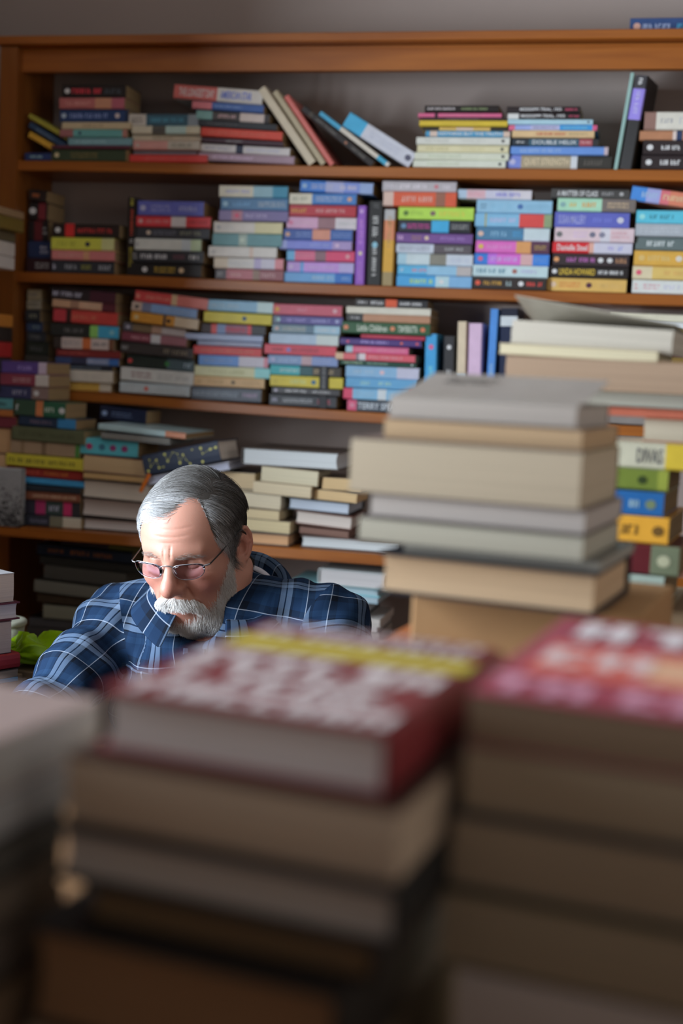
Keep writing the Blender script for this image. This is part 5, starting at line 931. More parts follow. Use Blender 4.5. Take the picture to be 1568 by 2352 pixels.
NECKB = w2h(np.array([-.655, -.905, .985]))
NBL = tuple(w2h(np.array([-.575, -.905, .990]))); NBR = tuple(w2h(np.array([-.730, -.900, .985])))
NB0 = (0, .022, -.055); NB1 = tuple(NECKB); NB2 = tuple((np.abs(w2h(np.array([-.628, -1.005, .985]))[0]), *w2h(np.array([-.628, -1.005, .985]))[1:]))
def grad(fn, p, e=.0008):
    g = np.stack([fn(p+np.float32(e)*np.eye(3, dtype=np.float32)[i])-fn(p-np.float32(e)*np.eye(3, dtype=np.float32)[i]) for i in range(3)], 1)
    return g/np.maximum(np.linalg.norm(g, axis=1), 1e-9)[:, None]
def snap(fn, p, off=0, it=4):
    for _ in range(it): p = p-grad(fn, p)*(fn(p)-off)[:, None]
    return p

# ---- materials
def mat_skin():
    m = bpy.data.materials.new('skin'); nt, N, L, b = nodes_of(m)
    tc = N.new('ShaderNodeTexCoord'); no = N.new('ShaderNodeTexNoise'); no.inputs['Scale'].default_value = 60; no.inputs['Detail'].default_value = 5
    n2 = N.new('ShaderNodeTexNoise'); n2.inputs['Scale'].default_value = 16
    mx = N.new('ShaderNodeMix'); mx.data_type = 'RGBA'; mx.inputs[6].default_value = (.42, .188, .136, 1); mx.inputs[7].default_value = (.50, .262, .190, 1)
    L.new(tc.outputs['Object'], n2.inputs['Vector']); L.new(n2.outputs['Fac'], mx.inputs[0]); last = mx.outputs[2]
    for c, r, k in (((0, -.112, -.022), .027, .6), ((.044, -.078, -.026), .036, .5), ((-.044, -.078, -.026), .036, .5), ((.09, .02, 0), .035, .45), ((0, -.10, -.068), .020, .6)):
        w = h2w(np.array(c)); sb = N.new('ShaderNodeVectorMath'); sb.operation = 'DISTANCE'; sb.inputs[1].default_value = tuple(w)
        L.new(tc.outputs['Object'], sb.inputs[0]); mr = N.new('ShaderNodeMapRange'); mr.inputs[1].default_value = 0; mr.inputs[2].default_value = r; mr.inputs[3].default_value = k; mr.inputs[4].default_value = 0
        L.new(sb.outputs['Value'], mr.inputs[0]); m2 = N.new('ShaderNodeMix'); m2.data_type = 'RGBA'; m2.inputs[7].default_value = (.44, .120, .090, 1)
        L.new(mr.outputs[0], m2.inputs[0]); L.new(last, m2.inputs[6]); last = m2.outputs[2]
    L.new(tc.outputs['Object'], no.inputs['Vector'])
    bp = N.new('ShaderNodeBump'); bp.inputs['Strength'].default_value = .09; bp.inputs['Distance'].default_value = .0012; n3 = N.new('ShaderNodeTexNoise'); n3.inputs['Scale'].default_value = 420; n3.inputs['Detail'].default_value = 3
    L.new(tc.outputs['Object'], n3.inputs['Vector']); L.new(n3.outputs['Fac'], bp.inputs['Height']); L.new(bp.outputs[0], b.inputs['Normal'])
    L.new(last, b.inputs['Base Color']); b.inputs['Roughness'].default_value = .48; b.inputs['Specular IOR Level'].default_value = .4
    b.inputs['Subsurface Weight'].default_value = .12; b.inputs['Subsurface Radius'].default_value = (1, .35, .2); b.inputs['Subsurface Scale'].default_value = .004
    return m
def mat_hair(name, stops, rough=.45):
    m = bpy.data.materials.new(name); nt, N, L, b = nodes_of(m)
    at = N.new('ShaderNodeAttribute'); at.attribute_name = 'strand'; cr = N.new('ShaderNodeValToRGB')
    while len(cr.color_ramp.elements) < len(stops): cr.color_ramp.elements.new(.5)
    for e, (p, c) in zip(cr.color_ramp.elements, stops): e.position = p; e.color = (*c, 1)
    L.new(at.outputs['Fac'], cr.inputs[0]); L.new(cr.outputs[0], b.inputs['Base Color']); b.inputs['Roughness'].default_value = .6; b.inputs['Specular IOR Level'].default_value = .3
    return m
P_TEX = .092
def mat_plaid():
    m = bpy.data.materials.new('blue_plaid_cotton'); nt, N, L, b = nodes_of(m)
    uv = N.new('ShaderNodeUVMap'); uv.uv_map = 'weave'; sx = N.new('ShaderNodeSeparateXYZ'); L.new(uv.outputs[0], sx.inputs[0])
    navy, dark, mid, light, white = (.0055, .0185, .049), (.003, .006, .013), (.010, .030, .072), (.115, .165, .25), (.34, .39, .48)
    stops = [(0, navy), (.20, mid), (.30, navy), (.36, dark), (.385, light), (.475, dark), (.500, light), (.59, dark), (.64, navy), (.78, mid), (.86, white), (.877, dark)]
    outs = []
    for ch in (0, 1):
        dv = N.new('ShaderNodeMath'); dv.operation = 'DIVIDE'; dv.inputs[1].default_value = P_TEX; fr = N.new('ShaderNodeMath'); fr.operation = 'FRACT'
        L.new(sx.outputs[ch], dv.inputs[0]); L.new(dv.outputs[0], fr.inputs[0]); cr = N.new('ShaderNodeValToRGB'); cr.color_ramp.interpolation = 'CONSTANT'
        while len(cr.color_ramp.elements) < len(stops): cr.color_ramp.elements.new(.5)
        for e, (p, c) in zip(cr.color_ramp.elements, stops): e.position = p; e.color = (*c, 1)
        L.new(fr.outputs[0], cr.inputs[0]); outs.append(cr.outputs[0])
    mx = N.new('ShaderNodeMix'); mx.data_type = 'RGBA'; mx.inputs[0].default_value = .5; L.new(outs[0], mx.inputs[6]); L.new(outs[1], mx.inputs[7])
    tc = N.new('ShaderNodeTexCoord'); no = N.new('ShaderNodeTexNoise'); no.inputs['Scale'].default_value = 900; no.inputs['Detail'].default_value = 2
    L.new(tc.outputs['Object'], no.inputs['Vector']); bp = N.new('ShaderNodeBump'); bp.inputs['Strength'].default_value = .3; bp.inputs['Distance'].default_value = .0006
    L.new(no.outputs['Fac'], bp.inputs['Height']); L.new(bp.outputs[0], b.inputs['Normal']); L.new(mx.outputs[2], b.inputs['Base Color'])
    b.inputs['Roughness'].default_value = .9; b.inputs['Specular IOR Level'].default_value = .12
    return m
M_skin = mat_skin(); M_plaid = mat_plaid()
M_trouser = mat_plain('dark_denim', (.03, .036, .05), .9, .2, 300, .2); M_shoe = mat_plain('brown_leather', (.07, .035, .02), .5, .2, 40, .1)

man = empty('person', (-.645, -.92, 0), 0, 'grey-bearded person in glasses and blue plaid shirt, seated with head bowed in reading', 'person')
def adopt(o): o.parent = man; o.location = -Vector(man.location); return o

# ---- body: head and neck at fine grain, trunk and limbs below the clothes, hands
hv, hfc = polygonize(head_sdf, (-.112, -.142, -.215), (.112, .132, .148), .0017)
JS = dict(rs=(-.835, -.925, .955), re=(-.878, -1.172, .815), rw=(-.745, -1.315, .668), ls=(-.455, -.950, .985), le=(-.395, -1.115, .745), lw=(-.555, -1.300, .668))
def trunk_sdf(p):
    d = s_ell(p, (-.645, -.945, .83), (.155, .105, .20)); d = u_(d, s_cap(p, (-.79, -.925, .965), (-.50, -.945, .985), .048), .04)
    d = u_(d, s_ell(p, (-.645, -.935, .63), (.150, .125, .16)), .05); d = u_(d, s_cap(p, (-.655, -.905, .96), (-.655, -.915, 1.03), .06), .03)
    for a, e, w in (('rs', 're', 'rw'), ('ls', 'le', 'lw')):
        d = u_(d, s_cap(p, JS[a], JS[e], .048, .040), .02); d = u_(d, s_cap(p, JS[e], JS[w], .040, .027), .015)
    for s in (-1, 1):
        hip, kn, an = (-.645+s*.09, -.885, .545), (-.645+s*.125, -1.31, .545), (-.645+s*.125, -1.285, .10)
        d = u_(d, s_cap(p, hip, kn, .082, .060), .03); d = u_(d, s_cap(p, kn, an, .056, .038), .02)
        d = u_(d, s_cap(p, (an[0], an[1], .055), (an[0], an[1]-.15, .040), .040, .030), .03)
    return d
def hand_sdf(p, w, fwd, side):
    "palm resting on the thigh, fingers bent over it, thumb off the side near its base"
    w = np.array(w); f = np.array(fwd); f = f/np.linalg.norm(f); s = np.array(side, float); s -= f*(f@s); s /= np.linalg.norm(s); n = np.cross(f, s); n = n if n[2] > 0 else -n
    c = w+f*.055
    q = np.stack([(p-c.astype(np.float32))@s.astype(np.float32), (p-c.astype(np.float32))@f.astype(np.float32), (p-c.astype(np.float32))@n.astype(np.float32)], 1)
    d = s_ell(q, (0, 0, 0), (.041, .050, .015)); d = u_(d, s_cap(q, (0, -.06, .003), (0, -.035, 0), .025, .024), .02)
    for k, (x, l) in enumerate(((.030, .066), (.010, .076), (-.011, .071), (-.030, .054))):
        a, b = np.array((x*.92, .040, .002)), np.array((x*1.05, .040+l*.45, .004)); c2 = b+np.array((0, l*.32, -l*.16)); e = c2+np.array((0, l*.16, -l*.20))
        d = u_(d, s_cap(q, a, b, .0095, .0088), .006); d = u_(d, s_cap(q, b, c2, .0088, .0082), .003); d = u_(d, s_cap(q, c2, e, .0082, .0072), .003)
    a, b, c2 = np.array((.030, -.026, -.002)), np.array((.052, .004, -.006)), np.array((.056, .034, -.010))
    d = u_(d, s_cap(q, a, b, .013, .011), .008); d = u_(d, s_cap(q, b, c2, .0105, .0085), .003)
    return d
tv, tf = polygonize(trunk_sdf, (-1.0, -1.55, .0), (-.30, -.72, 1.06), .009)
vs, fs, n0 = [h2w(hv), tv], [hfc, tf+len(hv)], len(hv)+len(tv)
for w, fwd, side in ((JS['rw'], (.10, -.40, -.10), (1, 0, 0)), (JS['lw'], (-.08, -.40, -.10), (-1, 0, 0))):
    lo = np.array(w)-.16; hi = np.array(w)+.16
    a, b = polygonize(lambda p: hand_sdf(p, w, fwd, side), lo, hi, .0026); vs.append(a); fs.append(b+n0); n0 += len(a)
adopt(np_mesh('body', np.concatenate(vs), np.concatenate(fs), [M_skin], man))

# ---- strands
HS_ = lambda p: head_sdf(p, False)
def strands(name, roots, field, length, lift, rad, shade, mats, segs=6, curl=.0, base=None):
    n = len(roots); P = [roots.astype(np.float32)]; ln = length if np.ndim(length) else np.full(n, length); li = lift if np.ndim(lift) else np.full(n, lift)
    p = roots.astype(np.float32); ph = rng.uniform(0, 6.28, n)
    for i in range(1, segs+1):
        t = i/segs; g = grad(HS_, p); V = field(p, t); V = V-g*(V*g).sum(1)[:, None]; V /= np.maximum(np.linalg.norm(V, axis=1), 1e-6)[:, None]
        V += curl*np.stack([np.sin(ph+5*t), np.cos(ph*1.7+4*t), np.sin(ph*2.3+6*t)], 1)
        q = p+(V*(ln/segs)[:, None]).astype(np.float32)
        q = q-grad(HS_, q)*(HS_(q)-li*(1-(1-t)**2))[:, None]; P.append(q); p = q
    P = np.stack(P, 1); T = np.gradient(P, axis=1); T /= np.maximum(np.linalg.norm(T, axis=2), 1e-9)[..., None]
    up_ = np.array([.31, .52, .79]); A = np.cross(T, up_); A /= np.maximum(np.linalg.norm(A, axis=2), 1e-9)[..., None]; B = np.cross(T, A)
    r = (rad*np.linspace(1, .35, segs+1)**.8)[None, :, None]
    ring = np.stack([P+r*(A*math.cos(a)+B*math.sin(a)) for a in (0, 2.0944, 4.18879)], 2)   # n, seg+1, 3, 3
    v = ring.reshape(-1, 3); k = segs+1; f = []
    base_i = (np.arange(n)*k*3)[:, None]
    for i in range(segs):
        for j in range(3):
            f.append(np.concatenate([base_i+i*3+j, base_i+i*3+(j+1) % 3, base_i+(i+1)*3+(j+1) % 3, base_i+(i+1)*3+j], 1))
    f = np.concatenate(f); sh = np.repeat(shade, k*3)
    if base is not None:
        bv, bf, bs = base; f = np.concatenate([f, bf+len(v)]); v = np.concatenate([v, bv]); sh = np.concatenate([sh, np.full(len(bv), bs)])
    o = np_mesh(name, h2w(v), f, mats, man); o.data.attributes.new('strand', 'FLOAT', 'POINT').data.foreach_set('value', sh.astype(np.float32)); return adopt(o)
ctr = hv[hfc].mean(1); tri = np.cross(hv[hfc[:, 2]]-hv[hfc[:, 0]], hv[hfc[:, 3]]-hv[hfc[:, 1]]); far = np.linalg.norm(tri, axis=1)/2
isear = np.minimum(ear(ctr.astype(np.float32), 1), ear(ctr.astype(np.float32), -1)) < .0025
def hairline(p):
    "height of the hair's lower edge for each bearing round the head (front is 0, the man's left positive, degrees)"
    az = np.degrees(np.arctan2(p[:, 0], -(p[:, 1]-.01)))
    return az, np.interp(az, [-180, -130, -108, -98, -88, -80, -72, -64, -56, -46, -40, -34, -24, -12, -3, 5, 13, 21, 28, 33, 37, 40, 42, 45, 54, 59, 64, 72, 80, 88, 98, 108, 130, 180],
                             [-.062, -.058, -.035, .012, .012, -.018, -.020, -.015, .018, .036, .060, .072, .075, .079, .083, .0895, .095, .102, .106, .1086, .098, .080, .050, .033, .019, .002, -.018, -.020, -.018, .010, .012, -.035, -.058, -.062])
az, zl = hairline(ctr); soft = rng.normal(0, .0025, len(ctr))
hm = (ctr[:, 2] > zl+soft) & ~isear & (ctr[:, 2] > -.075)
def scatter(mask, n, weight=None):
    w = far*mask*(1 if weight is None else weight); i = rng.choice(len(w), n, p=w/w.sum()); a = rng.random((n, 2))
    q = hv[hfc[i]]; return ((q[:, 0]*(1-a[:, :1])+q[:, 1]*a[:, :1])*(1-a[:, 1:])+(q[:, 3]*(1-a[:, :1])+q[:, 2]*a[:, :1])*a[:, 1:])
PART = .040
def hair_field(p, t):
    x, y, z = p[:, 0], p[:, 1], p[:, 2]; top = np.clip((z-.055)/.05, 0, 1)
    L_ = np.stack([.30+0*x, .45+0*x, -1+0*x], 1); fr = np.clip((-y-.035)/.02, 0, 1); R_ = np.stack([-.15-.45*fr, -.12+.95*fr, -1+.35*fr], 1)
    T_ = np.stack([-1+0*x, -.16-.10*np.clip(-y/.08, -1, 1)+.42*np.clip((-y-.035)/.02, 0, 1), -.08+0*x], 1); TB = np.stack([-.45+0*x, .75+0*x, -.4+0*x], 1)
    w = np.clip((y-.02)/.05, 0, 1)[:, None]; T_ = T_*(1-w)+TB*w
    xp = x+.005*np.sin(130*y)+.003*np.sin(310*y+1); left = np.clip((xp-PART)/.006, 0, 1)[:, None]; tp = (top*(xp < PART+.004))[:, None]
    side = np.where((x > 0)[:, None], L_, R_); V = side*(1-tp)+T_*tp; V = V*(1-left)+L_*left
    c = 40; V = V+.16*np.stack([np.sin(c*y+1.3*c*z), np.sin(c*x*1.2+c*z), np.sin(c*x+.8*c*y)], 1)
    return V/np.linalg.norm(V, axis=1)[:, None]
nh = 26000; rt_ = np.concatenate([scatter(hm, 22000), scatter(hm & (np.abs(ctr[:, 0]-PART) < .014) & (ctr[:, 2] > .06), 4000)])
x, y, z = rt_.T; topw = np.clip((z-.06)/.045, 0, 1)*(x < PART+.01)
ln = (.020+.042*topw)*rng.uniform(.75, 1.15, nh)+.010*(y > .03); ln = ln*(1-.45*np.clip((-y-.04)/.03, 0, 1)*(x < .01)); lf = (.0035+.0060*topw)*rng.uniform(.25, 1.1, nh)
sh = np.clip(.58+.30*np.clip((-y-.02)/.03, 0, 1)*(x > .02)-4.0*np.clip(x, -.05, .06)-2.0*np.clip(y, -.08, .05)+.16*((z < .05)*(x > 0)*(y < .02))+rng.normal(0, .11, nh), 0, 1)  # hair lighter on the window side: light put in the colour over real greying
# scalp layer under the strands
fm = (ctr[:, 2] > zl+.007) & ~isear & (ctr[:, 2] > -.075); bf = hfc[fm]; ui, inv = np.unique(bf, return_inverse=True)
bv = hv[ui]; bv = bv+grad(HS_, bv.astype(np.float32))*.0012
strands('hair', rt_, hair_field, ln, lf, .00021, sh, [mat_hair('grey_hair', [(0, (.022, .019, .017)), (.35, (.085, .078, .072)), (.65, (.29, .285, .28)), (1, (.78, .79, .82))])], 7, .10, (bv, inv.reshape(bf.shape), .26))
# beard and moustache
az, _ = hairline(ctr); X, Y, Z = np.abs(ctr[:, 0]), ctr[:, 1], ctr[:, 2]
edge = np.interp(np.abs(az), [0, 12, 20, 28, 35, 41, 47, 56, 62, 72, 78, 90], [-.080, -.080, -.072, -.0635, -.055, -.042, -.026, -.014, -.002, .000, -.02, -.09])
low = np.interp(np.abs(az), [0, 40, 52, 60, 66, 72, 78], [-.135, -.122, -.105, -.075, -.046, -.024, .0])
bm_ = (Z < edge+rng.normal(0, .006, len(Z))) & (Z > low) & (Y < .012) & ~isear & ~((X < .024) & (Z > -.0775) & (Z < -.058))
nb = 20000; rb = scatter(bm_, nb, np.clip((edge-Z)/.022, .12, 1)*np.clip((Z-low)/.02, .15, 1))
def beard_field(p, t):
    x, y, z = p[:, 0], p[:, 1], p[:, 2]; V = np.stack([.25*np.sign(x)*(np.abs(x) < .03)+.1*x/.05, -.15-.35*np.clip((-.06-z)/.04, 0, 1), -1+0*x], 1)
    return V+.28*np.stack([np.sin(90*z+60*y), np.sin(80*x+50*z), np.sin(70*x+90*y)*.5], 1)
azr = np.abs(np.degrees(np.arctan2(rb[:, 0], -(rb[:, 1]-.01))))
lb = np.interp(azr, [0, 30, 60, 85], [.0125, .0105, .0062, .0042])*rng.uniform(.6, 1.25, nb); lfb = lb*.42*rng.uniform(.4, 1.1, nb)
shb = np.clip(.80-.004*azr+rng.normal(0, .14, nb), 0, 1)
M_beard = mat_hair('white_beard', [(0, (.26, .23, .21)), (.40, (.62, .58, .55)), (1, (.88, .87, .85))])
M_brow = mat_hair('grizzled_brow', [(0, (.13, .09, .07)), (.6, (.30, .25, .22)), (1, (.66, .62, .58))])
strands('beard', rb, beard_field, lb, lfb, .00017, shb, [M_beard], 5, .22)
mm_ = (X < .041) & (Z < np.interp(X, [0, .014, .029, .041], [-.0425, -.0445, -.0485, -.0610])) & (Z > np.interp(X, [0, .02, .041], [-.0545, -.0565, -.0690])) & (Y < -.07)
nm = 3200; rm = scatter(mm_, nm)
def mous_field(p, t):
    x = p[:, 0]; return np.stack([.55*np.clip(x/.012, -1, 1), -.25+0*x, -1+0*x], 1)+.14*np.stack([np.sin(300*x), np.sin(260*x+1), 0*x], 1)
strands('moustache', rm, mous_field, .0115*rng.uniform(.7, 1.15, nm), .0065*rng.uniform(.5, 1.1, nm), .00027, np.clip(.80+rng.normal(0, .16, nm), 0, 1), [M_beard], 5, .06)
for s in (-1, 1):
    em = (np.sign(ctr[:, 0]) == s) & (X > .011) & (X < .050) & (np.abs(Z-np.interp(X, [.011, .030, .048], [.0240, .0285, .0225])) < .0038) & (Y < -.055)
    ne = 110; re_ = scatter(em, ne)
    strands('eyebrow', re_, lambda p, t: np.stack([s*(1+0*p[:, 0]), 0*p[:, 0]-.15, .35-.8*t+0*p[:, 0]], 1), .009*rng.uniform(.5, 1.3, ne), .0030*rng.uniform(.3, 1.2, ne), .00012, np.clip(.45+rng.normal(0, .25, ne), 0, 1), [M_brow], 4, .15)

# ---- glasses
M_frame = mat_plain('gunmetal_frame', (.30, .30, .32), .35, .05, 50, 0, 1.0)
M_dkframe = mat_plain('dark_metal_temple', (.07, .065, .06), .35, .05, 50, 0, 1.0)
M_tip = mat_plain('black_temple_tip', (.012, .012, .012), .4, .1, 50, 0)
M_lens = bpy.data.materials.new('lens'); nt, N, L_, b = nodes_of(M_lens)
tr = N.new('ShaderNodeBsdfTransparent'); tr.inputs[0].default_value = (.87, .83, .90, 1); gl = N.new('ShaderNodeBsdfGlossy'); gl.inputs['Roughness'].default_value = .03
fr = N.new('ShaderNodeFresnel'); fr.inputs[0].default_value = 1.22; mxs = N.new('ShaderNodeMixShader'); L_.new(fr.outputs[0], mxs.inputs[0]); L_.new(tr.outputs[0], mxs.inputs[1]); L_.new(gl.outputs[0], mxs.inputs[2])
N.remove(b); L_.new(mxs.outputs[0], N['Material Output'].inputs[0])
def tube(name, pts, r, mats, closed=False, n=8, parent=None):
    pts = np.array(pts, float); k = len(pts)
    T = np.roll(pts, -1, 0)-np.roll(pts, 1, 0) if closed else np.gradient(pts, axis=0); T /= np.linalg.norm(T, axis=1)[:, None]
    ref = np.array([0, .35, .94]); A = np.cross(T, ref); A /= np.linalg.norm(A, axis=1)[:, None]; B = np.cross(T, A); rr = np.broadcast_to(np.asarray(r, float), (k,))
    v = np.concatenate([(pts[i]+rr[i]*(math.cos(2*math.pi*j/n)*A[i]+math.sin(2*math.pi*j/n)*B[i]))[None] for i in range(k) for j in range(n)])
    f = [(i*n+j, i*n+(j+1) % n, ((i+1) % k)*n+(j+1) % n, ((i+1) % k)*n+j) for i in range(k if closed else k-1) for j in range(n)]
    return np_mesh(name, h2w(v), f, mats, parent)
gls = empty('glasses', tuple(h2w(np.array([0, -.1, .01]))), 0, 'thin dark metal reading glasses low on the nose of the bearded person', 'glasses')
def gadopt(o): o.parent = gls; o.location = -Vector(gls.location); return o
GZ = .0088
def lens_outline(s, inset=0):
    out = []
    for i in range(48):
        a = 2*math.pi*i/48; c, sn = math.cos(a), math.sin(a); e = .62 if sn > 0 else .80
        x = (.0255-inset)*math.copysign(abs(c)**e, c); z = ((.0095-inset) if sn > 0 else (.0165-inset))*math.copysign(abs(sn)**e, sn)
        if sn < 0: x *= 1-.10*(-sn)
        X_ = s*(.0345+x); out.append((X_, -.1055+3.2*max(0, abs(X_)-.006)**2, GZ+z+.0015*(x/.0255)))
    return out
for s in (-1, 1):
    gadopt(tube('rim', lens_outline(s), .00055, [M_frame], True, 8, gls))
    o = lens_outline(s, .0006); n = len(o); c = np.mean(o, 0); v = []; f = []
    for dy in (-.0008, .0008):
        for k in (1.0, .66, .33): v += [tuple(c+(np.array(q)-c)*k+np.array([0, dy-.0012*(1-k*k), 0])) for q in o]
        v.append(tuple(c+np.array([0, dy-.0012, 0])))
    bm = bmesh.new(); V = [bm.verts.new(h2w(np.array(q))) for q in v]; half = 3*n+1
    for hh in (0, half):
        for r in (0, 1):
            for i in range(n): bm.faces.new((V[hh+r*n+i], V[hh+r*n+(i+1) % n], V[hh+(r+1)*n+(i+1) % n], V[hh+(r+1)*n+i]))
        for i in range(n): bm.faces.new((V[hh+2*n+i], V[hh+2*n+(i+1) % n], V[hh+3*n]))
    for i in range(n): bm.faces.new((V[i], V[half+i], V[half+(i+1) % n], V[(i+1) % n]))
    gadopt(from_bm('lens', bm, [M_lens], gls, True))
    yo = -.1055+3.2*(.060-.006)**2
    gadopt(tube('hinge', [(s*.0595, yo-.0004, GZ+.006), (s*.064, yo+.001, GZ+.0065), (s*.0675, yo+.005, GZ+.007)], [.0013, .0014, .0012], [M_frame], False, 8, gls))
    tp = [(s*.0675, yo+.004, GZ+.007), (s*.0705, -.055, .0185), (s*.0755, -.022, .026), (s*.0795, -.004, .0300)]
    gadopt(tube('temple', tp, [.0012, .0012, .0012, .0014], [M_dkframe], False, 8, gls))
    gadopt(tube('temple_tip', [(s*.0758, -.020, .0263), (s*.0800, -.002, .0305), (s*.0795, .010, .028), (s*.0780, .024, .016), (s*.076, .030, .002)], [.0016, .0018, .0018, .0017, .0014], [M_tip], False, 8, gls))
    gadopt(tube('nose_pad', [(s*.0105, -.1040, GZ+.001), (s*.0108, -.1015, GZ-.003), (s*.0118, -.1000, GZ-.009)], [.0008, .0016, .0014], [mat_plain('clear_pad', (.6, .55, .5), .2, .05, 20, 0)], False, 8, gls))
gadopt(tube('bridge', [(-.0105, -.1052, GZ+.0045), (-.005, -.1068, GZ+.0068), (0, -.1074, GZ+.0074), (.005, -.1068, GZ+.0068), (.0105, -.1052, GZ+.0045)], .0010, [M_frame], False, 8, gls))

# ---- shirt
def fold(p, f):
    return f
def sleeve_d(p, a, e, w, ra, re, rw):
    d = u_(s_cap(p, a, e, ra, re), s_cap(p, e, w, re, rw), .025)
    A = np.array(e)-np.array(a); l = np.linalg.norm(A); A = A/l; t = (p-np.array(a, dtype=np.float32))@A.astype(np.float32)
    q = p@np.array([31., 17., -24.], dtype=np.float32)
    d = d-.0058*np.sin(t*50+q*.55+1.5*np.sin(q*.8))*np.clip(t/.08, .1, 1)-.0034*np.sin(t*92-q*.9+1.2)-.0018*np.sin(q*2.3+t*40)
    return d
def torso_d(p):
    d = s_ell(p, (-.645, -.952, .83), (.178, .125, .215)); d = u_(d, s_cap(p, (-.795, -.925, .962), (-.495, -.945, .985), .060), .05)
    d = u_(d, s_cap(p, (-.650, -.900, 1.000), (-.80, -.922, .978), .060, .048), .035); d = u_(d, s_cap(p, (-.650, -.900, 1.000), (-.49, -.942, 1.000), .060, .048), .035)
    d = u_(d, s_ell(p, (-.645, -.95, .635), (.172, .150, .15)), .06)
    x, y, z = p[:, 0], p[:, 1], p[:, 2]
    d = d-.0042*np.sin(46*x+30*z+6*np.sin(14*z))*np.clip((1.0-z)/.08, .15, 1)-.0032*np.sin(70*z-38*x+3*np.sin(20*x))-.0014*np.sin(120*x+60*z)
    # opening for the neck
    d = d_(d, s_cap(p, (-.655, -.935, 1.00), (-.672, -1.00, 1.16), .060, .060), .012)
    d = d_(d, s_cap(p, (-.655, -1.00, 1.00), (-.652, -1.10, .975), .040, .018), .012)
    return d
ARM = {'r': (JS['rs'], JS['re'], JS['rw'], .064, .056, .040), 'l': (JS['ls'], JS['le'], JS['lw'], .064, .056, .040)}
def shirt_sdf(p):
    d = torso_d(p)
    for k in 'rl': d = u_(d, sleeve_d(p, *ARM[k]), .022)
    return d
sv, sf = polygonize(shirt_sdf, (-1.02, -1.42, .545), (-.27, -.72, 1.09), .0052)
sf = sf[np.linalg.norm(sv[sf].mean(1)-np.array(JS['rw']), axis=1) > .035]; sf = sf[np.linalg.norm(sv[sf].mean(1)-np.array(JS['lw']), axis=1) > .035]
def to_bm(v, f):
    used, inv = np.unique(f, return_inverse=True); bm = bmesh.new(); V = [bm.verts.new(q) for q in v[used]]
    for q in inv.reshape(f.shape):
        try: bm.faces.new([V[i] for i in q])
        except ValueError: pass
    return bm
def split(bm, co, no, keep_in):
    g = bm.verts[:]+bm.edges[:]+bm.faces[:]
    bmesh.ops.bisect_plane(bm, geom=g, plane_co=co, plane_no=no, clear_outer=not keep_in, clear_inner=keep_in)
planes = {}
for k, sgn in (('r', -1), ('l', 1)):
    a = np.array(JS[k+'s']); e = np.array(JS[k+'e']); n = np.array([sgn*1.0, -.30, -.25]); n /= np.linalg.norm(n); planes[k] = (Vector(a+n*.000), Vector(n))
def weave(o, fn):
    me = o.data; n = len(me.vertices); co = np.empty(n*3); me.vertices.foreach_get('co', co); uv = fn(co.reshape(-1, 3)); li = np.empty(len(me.loops), np.int32); me.loops.foreach_get('vertex_index', li)
    me.uv_layers.new(name='weave').data.foreach_set('uv', uv[li].astype(np.float32).ravel())
def torso_uv(c):
    x, y, z = c.T; return np.stack([x+.030+.25*(y+.95)*np.sign(x+.645)*(np.abs(x+.645) > .1)+.004*np.sin(40*z), z-.012+np.maximum(0, y+.98)*.75+.006*np.sin(24*x+1)], 1)
bm0 = to_bm(sv, sf)
for k in 'rl':
    co, no = planes[k]; bmesh.ops.bisect_plane(bm0, geom=bm0.verts[:]+bm0.edges[:]+bm0.faces[:], plane_co=co-no*.02, plane_no=no)
bmesh.ops.triangulate(bm0, faces=[f for f in bm0.faces if len(f.verts) > 4])
bm0.verts.index_update()
sv = np.array([v.co[:] for v in bm0.verts]); polys = [[v.index for v in f.verts] for f in bm0.faces]; bm0.free()
sf = np.array([q if len(q) == 4 else q+[q[-1]] for q in polys]); faces_c = np.array([sv[q].mean(0) for q in polys])
side = np.zeros(len(sf), int)
for k, code in (('r', 1), ('l', 2)):
    co, no = planes[k]; d = (faces_c-np.array(co))@np.array(no)
    arm = sleeve_d(faces_c.astype(np.float32), *ARM[k]) < torso_d(faces_c.astype(np.float32))+.02
    side[(d > -.02) & arm] = code
def part_mesh(name, code, parent):
    keep = [polys[i] for i in np.nonzero(side == code)[0]]; used = sorted({j for q in keep for j in q}); at_ = {j: i for i, j in enumerate(used)}
    me = bpy.data.meshes.new(name); me.from_pydata([tuple(sv[j]) for j in used], [], [[at_[j] for j in q] for q in keep]); me.polygons.foreach_set('use_smooth', [True]*len(me.polygons))
    return link_mesh(name, me, [M_plaid], parent)
trunk = part_mesh('shirt', 0, man); adopt(trunk); weave(trunk, torso_uv)
def arm_uv(k):
    a, e, w = (np.array(JS[k+q]) for q in 'sew')
    def fn(c):
        A = (e-a); l1 = np.linalg.norm(A); A = A/l1; B = w-e; l2 = np.linalg.norm(B); B = B/l2
        t1 = (c-a)@A; t2 = (c-e)@B; near2 = np.clip((t2-.0)/.04, 0, 1); t = t1*(1-near2)+(l1+t2)*near2
        r = np.cross(A, [0, 0, 1.]); r /= np.linalg.norm(r); s = np.cross(r, A); m = c-a-np.outer(t1, A)
        return np.stack([np.arctan2(m@s, m@r)*.060+.018*t/.1, t+.02], 1)
    return fn
for k, code in (('r', 1), ('l', 2)): o = part_mesh('sleeve', code, trunk); weave(o, arm_uv(k))
